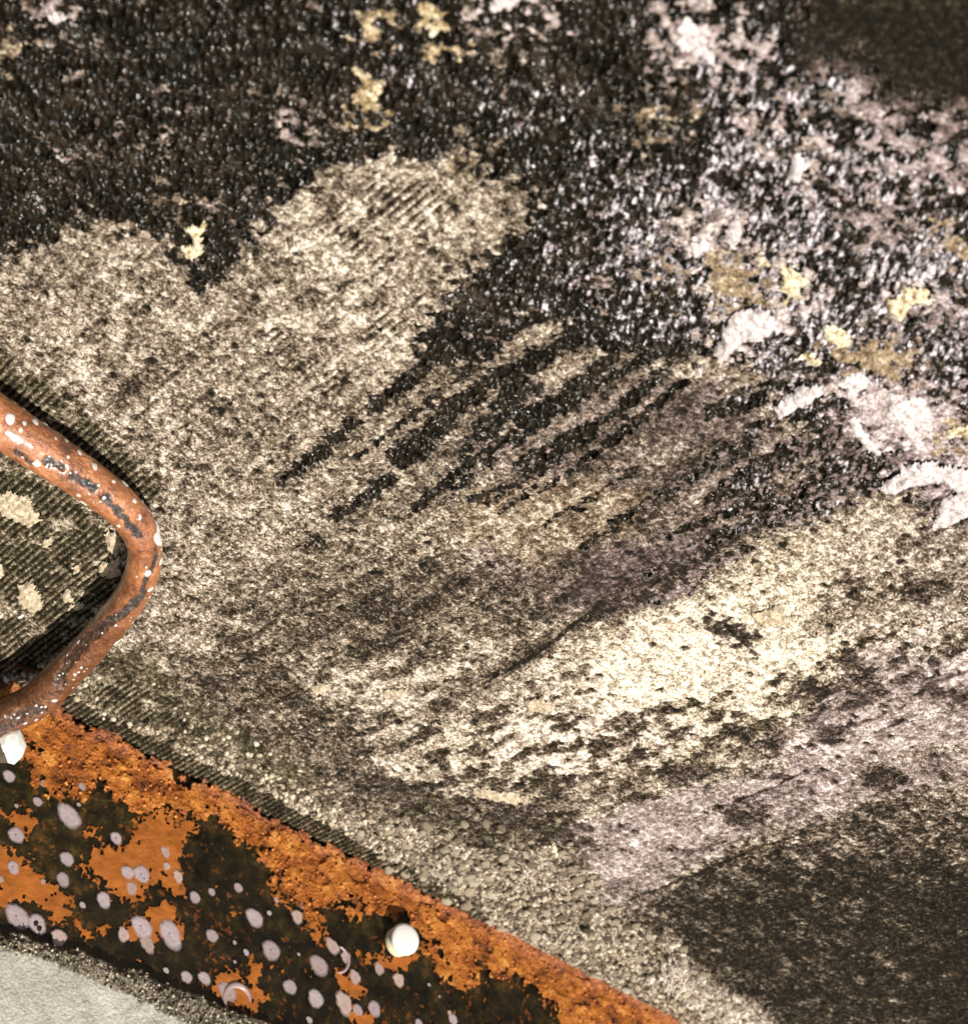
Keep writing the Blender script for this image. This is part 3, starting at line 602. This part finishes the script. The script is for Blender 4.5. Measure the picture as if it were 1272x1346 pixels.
hf = .0004 * fbm(A, B, .012, 3, 77) - .0008
red = sst(-.016, -.002, B + .004 * fw3) + 0 * A
def gobj(name, mask, hgt, mat, parent, extra=None, kind=None):
    q = fq[(mask[fq] > 0).all(1)]
    P2, q2, at = compact(np.stack([A, B, hgt], 1), q, extra or {})
    o = mesh_np(name, P2, q2, mat, parent, at)
    if kind: o['kind'] = kind
    return o
gobj('gutter_floor', np.ones(len(A)), hf, M_floor, gutter, dict(mud=mud))
t = np.clip(sdb / 9, 0, 1); scale_h = np.sqrt(t * (2 - t))
clump, cr_ = cells(A * .8 + .006 * fw1 + .002 * fw3, B + .006 * fw2, .0085, 41)
hr = hf + scale_h * (.0010 + .0007 * np.clip(fbm(A, B, .006, 4, 801, .65) + .3, 0, 2) + (.0008 + .0016 * sst(-.05, -.004, B)) * (cr_ * .8 + .5 * (1 - np.clip(clump, 0, 1) ** 3))) - .0004 + .002 * sst(-.012, 0, B)
gobj('rust_scale', sdb, hr, M_rust, gutter, dict(red=red, thin=np.clip(1 - sdb / 12, 0, 1), plate=cr_ * .7 + .5 - .4 * clump, old=sst(.02, .10, A) * (1 + .8 * fw2)), 'stuff')
# flat orange film: one part for each separate patch
msk = (sds > 0) & (sdb < 4)
full = np.full(fnx * fny, False); full[fused] = msk; full = full.reshape(fny, fnx)
lab = np.zeros((fny, fnx), int); cur = 0; comps = []
ys, xs = np.nonzero(full)
for y_, x_ in zip(ys, xs):
    if lab[y_, x_]: continue
    cur += 1; st = [(y_, x_)]; lab[y_, x_] = cur; n_ = 0
    while st:
        a_, b_ = st.pop(); n_ += 1
        for da, db in ((1, 0), (-1, 0), (0, 1), (0, -1)):
            p_, q_ = a_ + da, b_ + db
            if 0 <= p_ < fny and 0 <= q_ < fnx and full[p_, q_] and not lab[p_, q_]: lab[p_, q_] = cur; st.append((p_, q_))
    comps.append((n_, cur))
comps.sort(reverse=True); big_ids = [c_ for n_, c_ in comps if n_ > 60][:60]
labf = lab.ravel()[fused]; tf = np.clip(sds / 5, 0, 1); hfilm = hf + .0009 * np.sqrt(tf * (2 - tf)) + .0002 * fw3 + .0001
zero = np.zeros(len(A))
for c_ in big_ids: gobj('rust_film_patch', np.where(labf == c_, 1, -1), hfilm, M_film, gutter, dict(red=zero, thin=np.clip(1 - sds / 7, 0, 1)))
rest = (labf > 0) & ~np.isin(labf, big_ids); gobj('rust_film_specks', np.where(rest, 1, -1), hfilm, M_film, gutter, dict(red=zero, thin=np.clip(1 - sds / 7, 0, 1)), 'stuff')
# ground that carries on beyond the detailed part
gsheet = mesh_py('ground_sheet', [(-6, -6, -.006), (6, -6, -.006), (6, .1, -.006), (-6, .1, -.006)], [(0, 1, 2, 3)], M_body, False)
link(bpy.data.objects.new('ground_sheet', gsheet), gutter)
# gravelly rust grains
cp = []; gl = np.nonzero((sdb > 6) & (B > -.075))[0]
for i in rng.choice(gl, 900): 
    s_ = rng.uniform(.0005, .0017); cp.append((A[i], B[i], hr[i] + s_ * .2, s_))
M_grain = Mat('rust_grain'); gn = M_grain.noise(260, 3)
M_grain = M_grain.out(M_grain.ramp(gn, [(.3, (.10, .03, .008)), (.5, (.42, .12, .02)), (.7, (.75, .32, .07))]), .4, spec=.5)
g_ = crumbs('rust_grains', cp, [M_grain], gutter)

# ------------------------------------------------------------------ pale spots on the gutter floor
def spot_material(name, edge, mid, core):
    m = Mat(name); g = m.attr('rad'); n = m.math('MULTIPLY', m.math('SUBTRACT', m.noise(2.5, 4, .7), .5), .7)
    c = m.ramp(m.math('ADD', g, n), [(0, core), (.6, mid), (.85, edge), (1, mid)])
    rnd = m.n('ObjectInfo').outputs['Random']
    c = m.mix(m.mr(rnd, 0, 1, 0, .5), c, (.30, .22, .21))
    c = m.mix(m.mr(m.noise(1.6, 5, .75), .42, .66, 0, .45), c, (.26, .19, .19))
    c = m.mix(m.math('MULTIPLY', m.mr(m.noise(3.5, 4, .7), .60, .70), m.mr(rnd, .4, 1, 0, .8)), c, (.36, .13, .035))
    al = m.math('ADD', g, m.math('MULTIPLY', m.math('SUBTRACT', m.noise(4, 4, .7), .5), .35))
    s_out = m.mr(al, .66, 1.02, .94, 0.0); m.put(m.b.inputs['Alpha'], s_out)
    return m.out(c, .38, m.bump(m.noise(6, 4), .0003), spec=.5)
M_spot = spot_material('pale_lavender_deposit', (.66, .56, .57), (.54, .445, .465), (.56, .47, .49))
M_spotp = spot_material('pinkish_deposit', (.80, .62, .52), (.62, .46, .40), (.56, .42, .40))
M_dot = Mat('dark_hole').out((.012, .008, .006), .8)
def disc_data(seed, thick=.09, rim=.02, n=28, rings=7, wob=.07, ring=False, hollow=0):
    rr = random.Random(seed); ph = [rr.uniform(0, 6.28) for _ in range(3)]
    def R_(a): return 1 + wob * math.sin(a + ph[0]) + wob * .8 * math.sin(2 * a + ph[1]) + wob * .7 * math.sin(3 * a + ph[2]) + wob * .35 * math.sin(5 * a + ph[1] * 2) + wob * .25 * math.sin(8 * a + ph[0] * 3)
    Vs = [(0, 0, thick * (1 - hollow))]; rad = [0.0]
    for k in range(1, rings + 1):
        t_ = k / rings
        h = thick * math.sqrt(max(0, 1 - t_ ** 3)) + rim * math.exp(-((t_ - .82) / .1) ** 2) - hollow * thick * (1 - t_ ** 2)
        if k == rings: h = -thick * .6
        for j in range(n):
            a = 2 * math.pi * j / n; q = R_(a) * t_; Vs.append((q * math.cos(a), q * math.sin(a), h)); rad.append(t_)
    Fs = [(0, 1 + j, 1 + (j + 1) % n) for j in range(n)]
    for k in range(rings - 1):
        b0 = 1 + k * n; b1 = b0 + n
        for j in range(n): Fs.append((b0 + j, b1 + j, b1 + (j + 1) % n, b0 + (j + 1) % n))
    return Vs, Fs, rad
def disc_mesh(name, seed, mat, **kw):
    Vs, Fs, rad = disc_data(seed, **kw); me = mesh_py(name, Vs, Fs, mat)
    a = me.attributes.new('rad', 'FLOAT', 'POINT'); a.data.foreach_set('value', rad); return me
SP = [disc_mesh('pale_spot', s_, M_spot, wob=.06) for s_ in range(9)]; SPP = [disc_mesh('pale_spot', 9 + s_, M_spotp, wob=.13) for s_ in range(5)]
DOT = mesh_py('dark_dot', *disc_data(5, thick=.5, n=10, rings=2)[:2], M_dot)
spots0 = [(40, 370, 28, 0), (175, 400, 17, 0), (150, 470, 22, 0), (272, 525, 47, 0, 1.3), (68, 603, 37, 1), (55, 728, 29, 1), (267, 697, 33, 0), (250, 775, 32, 0), (460, 615, 28, 1), (503, 748, 31, 0), (560, 757, 40, 2), (522, 808, 28, 3), (410, 855, 35, 0),
          (327, 877, 15, 0), (655, 668, 23, 3), (657, 722, 18, 3), (705, 765, 25, 3), (172, 783, 12, 3), (8, 775, 14, 3), (70, 922, 50, 1, 1.25), (148, 950, 44, 2), (232, 1002, 38, 3), (490, 990, 30, 3), (560, 962, 50, 1), (585, 1030, 36, 3), (672, 990, 52, 1, 1.25),
          (655, 1133, 14, 0), (737, 1160, 28, 0), (805, 1163, 30, 0), (938, 808, 22, 0), (835, 826, 18, 0), (770, 847, 27, 0), (1002, 925, 42, 0), (835, 997, 30, 0), (925, 1024, 10, 0), (1070, 1055, 45, 1), (970, 1062, 15, 0), (1060, 908, 12, 0), (1172, 920, 30, 3),
          (1090, 855, 13, 3), (1176, 1070, 8, 0), (1255, 1112, 46, 0), (1143, 1200, 34, 0), (1245, 1245, 40, 0), (1218, 1328, 16, 0), (925, 1100, 8, 0), (325, 410, 18, 0), (312, 482, 10, 0), (68, 487, 10, 0), (1190, 880, 13, 0), (895, 1215, 45, 0)]
spots1 = [(42, 1035, 30, 3, 1.3), (95, 1080, 26, 3), (130, 1157, 30, 3), (225, 1125, 26, 3), (302, 1168, 30, 3), (90, 1262, 46, 3), (140, 1290, 26, 0), (205, 1283, 34, 1), (380, 1342, 20, 0), (515, 1328, 24, 0), (420, 1190, 8, 0), (462, 1236, 6, 0), (500, 1300, 12, 3)]
allsp = [(*Z0([(s_[0], s_[1])])[0], s_[2], s_[3], s_[4] if len(s_) > 4 else 1) for s_ in spots0] + [(*Z1([(s_[0], s_[1])])[0], s_[2], s_[3], s_[4] if len(s_) > 4 else 1) for s_ in spots1]
for k, (x_, y_, r_, kind, st_) in enumerate(allsp):
    p = on_ground(x_, y_, .001); t_ = np.dot((p - CAM), R @ np.array([0, 0, 1])); rad = r_ / 2.99 * t_ / F
    o = bpy.data.objects.new('pale_spot', random.choice(SPP if kind == 3 else SP)); link(o, gutter)
    sx = rad * st_ * 1.10; st_ = 2; dv = on_ground(x_ + 6.4, y_ + 7.7, .001) - p; sy = rad * .86
    o.location = (p[0], p[1], .0004); o.scale = (sx, sy, max(rad, .004) * .5); o.rotation_euler = (0, 0, math.atan2(dv[1], dv[0]) + random.uniform(-.2, .2))
    if kind in (1, 2) and rad > .003:
        for j in range(kind):
            dd = bpy.data.objects.new('dark_dot', DOT); link(dd, gutter); dd.location = (p[0] + (j * .45 - .1) * rad, p[1] - j * .3 * rad, .0004 + max(rad, .004) * .05)
            dd.scale = (.0006 if k != 20 else .0022,) * 2 + (.0006,)
# open crescent deposit
def crescent(name, cx_, cy_, R1, w, a0, a1, mat, parent):
    c0 = on_ground(cx_, cy_, .001); Vs, Fs = [], []; n = 26; m_ = 6
    for i in range(n + 1):
        a = a0 + (a1 - a0) * i / n; ww = w * (math.sin(math.pi * (i + .6) / (n + 1.2)) ** .6)
        for j in range(m_ + 1):
            s_ = j / m_ * 2 - 1; rr = R1 + ww * s_ * .5
            Vs.append((c0[0] + rr * math.cos(a), c0[1] + rr * math.sin(a), .0002 + .0014 * math.sqrt(max(0, 1 - s_ * s_))))
    for i in range(n):
        for j in range(m_): b_ = i * (m_ + 1) + j; Fs.append((b_, b_ + m_ + 1, b_ + m_ + 2, b_ + 1))
    link(bpy.data.objects.new(name, mesh_py(name, Vs, Fs, mat)), parent)
crescent('crescent_deposit', *Z0([(935, 1250)])[0], .0098, .0045, 0.2, 4.2, M_spotp, gutter)
crescent('crescent_deposit', *Z1([(60, 1090)])[0], .0090, .0030, -1.3, 1.6, M_spotp, gutter)

# ------------------------------------------------------------------ rusty rung
def rung_material():
    m = Mat('rusty_paint'); n1 = m.noise(55, 4, .6); n2 = m.noise(300, 4, .7)
    t = m.math('ADD', m.math('MULTIPLY', m.math('SUBTRACT', n1, .1), .75), m.math('MULTIPLY', n2, .42))
    c = m.ramp(t, [(.34, (.10, .035, .014)), (.44, (.27, .085, .026)), (.57, (.48, .18, .065)), (.76, (.70, .36, .18))])
    bl = m.attr('bare'); c = m.mix(bl, c, m.ramp(n2, [(.38, (.006, .005, .005)), (.55, (.03, .025, .024)), (.68, (.35, .31, .33))]))
    br = m.attr('brown'); c = m.mix(m.math('MULTIPLY', br, .9), c, m.ramp(n2, [(.35, (.018, .007, .003)), (.54, (.115, .040, .013)), (.75, (.30, .13, .045))]))
    h = m.math('ADD', m.noise(500, 3), m.math('MULTIPLY', bl, m.noise(900, 2)))
    return m.out(c, m.mr(n2, .3, .7, .26, .5), m.bump(h, .0014), spec=.9, coat=1.0)
M_rung = rung_material()
ctrl = [(-140, 468, .024, .0126), (-60, 514, .024, .0128), (0, 555, .024, .0126), (50, 588, .024, .0122), (98, 620, .023, .0116), (142, 651, .022, .0108), (174, 682, .021, .0101), (190, 716, .021, .0095),
        (185, 760, .021, .0095), (157, 806, .021, .0099), (120, 849, .022, .0102), (82, 888, .025, .0111), (44, 924, .031, .0115), (0, 944, .036, .0117), (-60, 966, .040, .0117), (-140, 990, .044, .0117)]
P = np.array([on_wall(x_, y_, off) for x_, y_, off, _ in ctrl]); RR = np.array([c_[3] for c_ in ctrl])
def catmull(P, n=16):
    out = []
    for i in range(1, len(P) - 2):
        for k in range(n):
            t_ = k / n; p0, p1, p2, p3 = P[i - 1], P[i], P[i + 1], P[i + 2]
            out.append(.5 * ((2 * p1) + (-p0 + p2) * t_ + (2 * p0 - 5 * p1 + 4 * p2 - p3) * t_ ** 2 + (-p0 + 3 * p1 - 3 * p2 + p3) * t_ ** 3))
    return np.array(out)
Q = catmull(np.column_stack([P, RR]), 22); CP = Q[:, :3]; CR = Q[:, 3]
T = np.gradient(CP, axis=0); T /= np.linalg.norm(T, axis=1)[:, None]
nu = 72; ang = np.linspace(0, 2 * np.pi, nu, endpoint=False)
N1 = np.zeros_like(T); ref = np.array([0, -1.0, 0])                    # angle 0 looks away from the wall
for i in range(len(T)): b = ref - T[i] * (ref @ T[i]); N1[i] = b / np.linalg.norm(b)
N2 = np.cross(T, N1)
L = np.concatenate([[0], np.cumsum(np.linalg.norm(np.diff(CP, axis=0), axis=1))])
LL, AA = np.meshgrid(L, ang, indexing='ij'); cyl = AA * .011
rn = fbm(LL, cyl, .02, 4, 901, .6) ; rn2 = fbm(LL, cyl, .006, 3, 907, .6)
def seg(l0, l1, a_c, w_):                       # chipped strip along the bar
    return w_ - np.abs((AA - a_c + np.pi) % (2 * np.pi) - np.pi) * .011 + np.minimum(0, (LL - l0) * .5) + np.minimum(0, (l1 - LL) * .5)
def l_at(x_, y_):
    uu, vv, _ = pix(CP); return L[np.argmin((uu - x_) ** 2 + (vv - y_) ** 2)]
def a_at(x_, y_):
    """angle round the bar of the surface point seen at that place"""
    i = np.argmin(np.abs(L - l_at(x_, y_))); best = None
    S_ = CP[i] + CR[i] * (np.cos(ang)[:, None] * N1[i] + np.sin(ang)[:, None] * N2[i]); uu, vv, dd = pix(S_)
    cen = pix(CP[i:i + 1])[2][0]; d_ = (uu - x_) ** 2 + (vv - y_) ** 2 + np.where(dd < cen, 0, 1e4)
    return ang[np.argmin(d_)]
bare_r = np.full(LL.shape, -1.0)
def chip(pts, w_):
    g = bare_r
    for a_, b_ in zip(pts[:-1], pts[1:]):
        l0, l1 = l_at(*a_), l_at(*b_); t_ = np.clip((LL - l0) / (l1 - l0 + 1e-9), 0, 1); ac = a_at(*a_) + (((a_at(*b_) - a_at(*a_)) + np.pi) % (2 * np.pi) - np.pi) * t_
        e = np.abs((AA - ac + np.pi) % (2 * np.pi) - np.pi) * .011; d_ = np.hypot(e, np.maximum(0, np.maximum(l0 - LL, LL - l1)))
        g = np.maximum(g, w_ - d_)
    return g
for pts, w_ in (([(52, 600), (72, 606)], .0022), ([(88, 620), (112, 634)], .0026), ([(130, 645), (142, 658)], .0024), ([(150, 665), (175, 690)], .0026), ([(196, 712), (190, 748), (185, 768)], .0020), ([(185, 768), (160, 800), (130, 832), (100, 866), (88, 884)], .0036),
                ([(60, 918), (42, 928), (10, 948)], .0040), ([(18, 588), (34, 602)], .0014)):
    bare_r = chip(pts, w_)
bare_m = sst(-.0004, .0006, bare_r + rn2 * .0022)
brown = sst(l_at(185, 740), l_at(120, 848), LL)
brown = np.maximum(brown * .85, .4 * sst(.1, .5, rn))
rad = CR[:, None] + .0006 * rn + .0003 * rn2 - .0008 * bare_m + .0007 * bare_m * fbm(LL, cyl, .0035, 3, 919, .6)
VV = CP[:, None, :] + rad[..., None] * (np.cos(AA)[..., None] * N1[:, None] + np.sin(AA)[..., None] * N2[:, None])
nl = len(L); ri = np.arange(nl * nu).reshape(nl, nu); rj = np.roll(ri, -1, 1)
rq = np.stack([ri[:-1], ri[1:], rj[1:], rj[:-1]], -1).reshape(-1, 4)
rung = empty('rusty_rung', tuple(CP[len(CP) // 2])); tag(rung, 'bent orange rusty iron rung with chipped paint and white spots in front of the wall', 'rung')
o = mesh_np('bar', VV.reshape(-1, 3) - CP[len(CP) // 2], rq, M_rung, rung, dict(bare=bare_m.ravel(), brown=np.clip(brown * 1.05, 0, 1).ravel()))
M_white = crust_material('white_deposit_and_glint', [(.2, (.62, .58, .55)), (.6, (.86, .84, .80))], 300, .35, .0003)
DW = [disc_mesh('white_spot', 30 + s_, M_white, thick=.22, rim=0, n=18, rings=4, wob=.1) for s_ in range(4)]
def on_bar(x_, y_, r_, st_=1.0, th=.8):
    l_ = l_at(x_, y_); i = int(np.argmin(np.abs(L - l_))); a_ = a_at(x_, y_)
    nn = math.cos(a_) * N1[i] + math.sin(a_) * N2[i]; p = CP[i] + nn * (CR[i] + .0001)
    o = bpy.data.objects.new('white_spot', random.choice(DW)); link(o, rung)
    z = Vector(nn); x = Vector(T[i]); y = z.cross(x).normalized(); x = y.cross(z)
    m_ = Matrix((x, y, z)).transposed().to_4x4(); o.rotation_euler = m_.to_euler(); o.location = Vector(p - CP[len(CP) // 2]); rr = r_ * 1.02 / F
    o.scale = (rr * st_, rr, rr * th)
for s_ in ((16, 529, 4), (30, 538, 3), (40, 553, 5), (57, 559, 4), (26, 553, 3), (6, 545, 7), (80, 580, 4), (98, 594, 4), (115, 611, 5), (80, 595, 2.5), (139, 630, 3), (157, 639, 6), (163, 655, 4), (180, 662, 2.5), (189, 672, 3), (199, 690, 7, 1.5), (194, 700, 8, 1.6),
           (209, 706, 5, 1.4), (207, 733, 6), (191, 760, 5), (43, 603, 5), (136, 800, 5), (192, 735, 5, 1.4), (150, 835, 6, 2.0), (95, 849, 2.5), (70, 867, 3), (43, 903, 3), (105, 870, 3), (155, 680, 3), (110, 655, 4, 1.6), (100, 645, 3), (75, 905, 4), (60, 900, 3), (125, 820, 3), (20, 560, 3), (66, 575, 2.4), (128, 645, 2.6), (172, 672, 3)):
    on_bar(*s_)  # stretched spots at the bend stand in for its white highlight
# tiny white spots that paint the sparkle along the bare strip
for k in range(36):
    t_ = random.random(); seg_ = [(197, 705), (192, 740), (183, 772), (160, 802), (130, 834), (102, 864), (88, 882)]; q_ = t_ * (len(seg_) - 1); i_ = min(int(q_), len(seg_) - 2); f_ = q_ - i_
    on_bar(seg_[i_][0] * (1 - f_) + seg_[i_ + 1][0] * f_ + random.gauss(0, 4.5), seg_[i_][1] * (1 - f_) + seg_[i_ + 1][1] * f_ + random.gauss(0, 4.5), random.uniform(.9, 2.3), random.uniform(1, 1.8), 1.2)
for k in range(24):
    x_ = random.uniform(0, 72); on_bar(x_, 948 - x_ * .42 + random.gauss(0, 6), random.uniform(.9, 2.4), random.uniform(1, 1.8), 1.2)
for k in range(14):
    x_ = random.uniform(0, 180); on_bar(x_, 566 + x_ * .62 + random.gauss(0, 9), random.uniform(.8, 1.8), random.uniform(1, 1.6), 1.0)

# ------------------------------------------------------------------ white knob, chunk, chips, flake
M_cap = crust_material('white_plastic', [(.2, (.86, .85, .80)), (.7, (.90, .89, .85))], 120, .4, .0001)
M_capside = crust_material('cream_plastic', [(.2, (.60, .50, .30)), (.7, (.82, .74, .52))], 200, .5, .0003)
def lathe(name, prof, mat, parent, n=48, wob=0.0):
    Vs, Fs = [], []
    for k, (r_, z_) in enumerate(prof):
        for j in range(n):
            a = 2 * math.pi * j / n; q = r_ * (1 + wob * math.sin(2 * a + .7) + wob * .6 * math.sin(3 * a)); Vs.append((q * math.cos(a), q * math.sin(a), z_))
    for k in range(len(prof) - 1):
        for j in range(n): Fs.append((k * n + j, k * n + (j + 1) % n, (k + 1) * n + (j + 1) % n, (k + 1) * n + j))
    Fs.append(tuple(range(n))[::-1]); Fs.append(tuple((len(prof) - 1) * n + j for j in range(n)))
    return link(bpy.data.objects.new(name, mesh_py(name, Vs, Fs, mat)), parent)
pk = on_ground(524, 1238, .002)
knob = empty('round_knob', (pk[0], pk[1], .001)); tag(knob, 'round white button-shaped knob with cream neck standing on the rust', 'knob')
lathe('cap', [(.0096, .0060), (.0108, .0066), (.0114, .0078), (.0113, .0092), (.0106, .0101), (.0090, .0106), (.0050, .0109), (.0006, .0110)], M_cap, knob, wob=.015)
lathe('neck', [(.0104, -.001), (.0106, .0010), (.0098, .0026), (.0092, .0042), (.0094, .0062)], M_capside, knob, wob=.03)
def chunk(name, px, py, size, mat, label, seed, z=0.0, sc_=(1, 1, 1), wallp=False, off=.004):
    me = lump_mesh(name, seed, mat, 2, 1.0); p = on_wall(px, py, off) if wallp else on_ground(px, py, z + size * .4)
    o = bpy.data.objects.new(name, me); link(o); o.location = tuple(p); o.scale = tuple(size * c_ for c_ in sc_); o.rotation_euler = (.2, .1, random.uniform(0, 6))
    for p_ in me.polygons: p_.use_smooth = False
    tag(o, label, 'chip'); return o
o = chunk('white_stone', 14, 978, .0105, M_cap, 'bright white angular stone under the lower arm of the rusty rung', 71, 0, sc_=(1.25, .95, .55)); o['category'] = 'stone'
o = chunk('grey_stone', 4, 990, .0095, M_stone, 'dull grey flat stone half hidden under the white stone', 75, 0, sc_=(1.1, .8, .35)); o['category'] = 'stone'
chunk('white_chip', 10, 893, .0026, M_cap, 'small white chip lying on rust left of the rung foot', 72, .003, sc_=(1.6, .9, .6))
chunk('white_chip', 29, 809, .0020, M_cap, 'tiny white chip stuck on the ribbed wall behind the rung', 73, sc_=(1.5, .7, .8), wallp=True, off=.002)
o = chunk('rust_flake', 38, 878, .0028, M_rust, 'thin orange rust flake on the dark ribs beside the rung foot', 74, sc_=(3.0, .8, .8), wallp=True, off=.003); o['category'] = 'flake'; o.rotation_euler = (0, -.5, 0)

# ------------------------------------------------------------------ pale concrete kerb at the lower left
def kerb_material():
    m = Mat('pale_kerb'); e = m.attr('edge'); n1 = m.noise(60, 4, .6); n2 = m.noise(480, 4, .75); n3 = m.vor(300)
    pale = m.ramp(m.math('ADD', m.math('MULTIPLY', n1, .5), m.math('MULTIPLY', n2, .5)), [(.30, (.30, .28, .23)), (.5, (.56, .54, .47)), (.7, (.80, .79, .72))])
    pale = m.mix(m.mr(m.noise(130, 4, .7), .60, .72, 0, .55), pale, (.20, .15, .10))
    sp_ = m.ramp(m.math('ADD', m.math('MULTIPLY', n2, .75), m.math('MULTIPLY', n1, .25)), [(.36, (.018, .015, .010)), (.48, (.10, .085, .06)), (.56, (.34, .29, .22)), (.68, (.72, .64, .5))])
    return m.out(m.mix(e, pale, sp_), .8, m.bump(n2, .0012), spec=.2)
M_kerb = kerb_material()
ks = .0010; KX, KY = np.meshgrid(np.arange(-.46, .06, ks), np.arange(-.36, -.10, ks)); kny, knx = KX.shape; kx = KX.ravel(); ky = KY.ravel()
KZ = .006
kq = [(p[0], p[1]) for p in (on_ground(x_, y_, KZ) for x_, y_ in ((-400, 1100), (-150, 1165), (0, 1218), (60, 1232), (130, 1256), (200, 1278), (270, 1308), (350, 1338), (460, 1395), (600, 1470), (600, 1900), (-900, 1900)))]
ke = [(p[0], p[1]) for p in (on_ground(x_, y_, KZ) for x_, y_ in ((-400, 1120), (-150, 1192), (0, 1246), (90, 1274), (170, 1308), (260, 1352), (420, 1430), (420, 2200), (-900, 2200)))]
kw = fbm(kx, ky, .014, 4, 951, .65); kn = fbm(kx, ky, .005, 4, 953, .65)
sk = poly_sd(kx, ky, kq) + (kw * .0035 + kn * .0016); se = poly_sd(kx, ky, ke) + kn * .0012
td = np.clip(sk / .010, 0, 1); kh = KZ * 1.0 - .006 * (1 - np.sqrt(td * (2 - td))) + .0012 * kn * (se < 0) + .0004 * kn
kh = np.where(sk < .001, -.004, kh)
kid = np.arange(kny * knx).reshape(kny, knx); kqd = np.stack([kid[:-1, :-1], kid[:-1, 1:], kid[1:, 1:], kid[1:, :-1]], -1).reshape(-1, 4)
kqd = kqd[(sk[kqd] > -.002).any(1)]
kP, kQ, kA = compact(np.stack([kx, ky, kh], 1), kqd, dict(edge=sst(.002, -.002, se)))
ko = mesh_np('concrete_kerb', kP, kQ, M_kerb, None, kA); tag(ko, 'pale concrete kerb with a dark speckled crusty edge along the gutter', 'kerb')
cp = []; ki = np.nonzero((sk > .0015) & (se < .001))[0]
for i in rng.choice(ki, 1500): s_ = rng.uniform(.0005, .0014); cp.append((kx[i], ky[i], kh[i] + s_ * .2, s_))
crumbs('edge_crumbs', cp, [M_stone], ko)
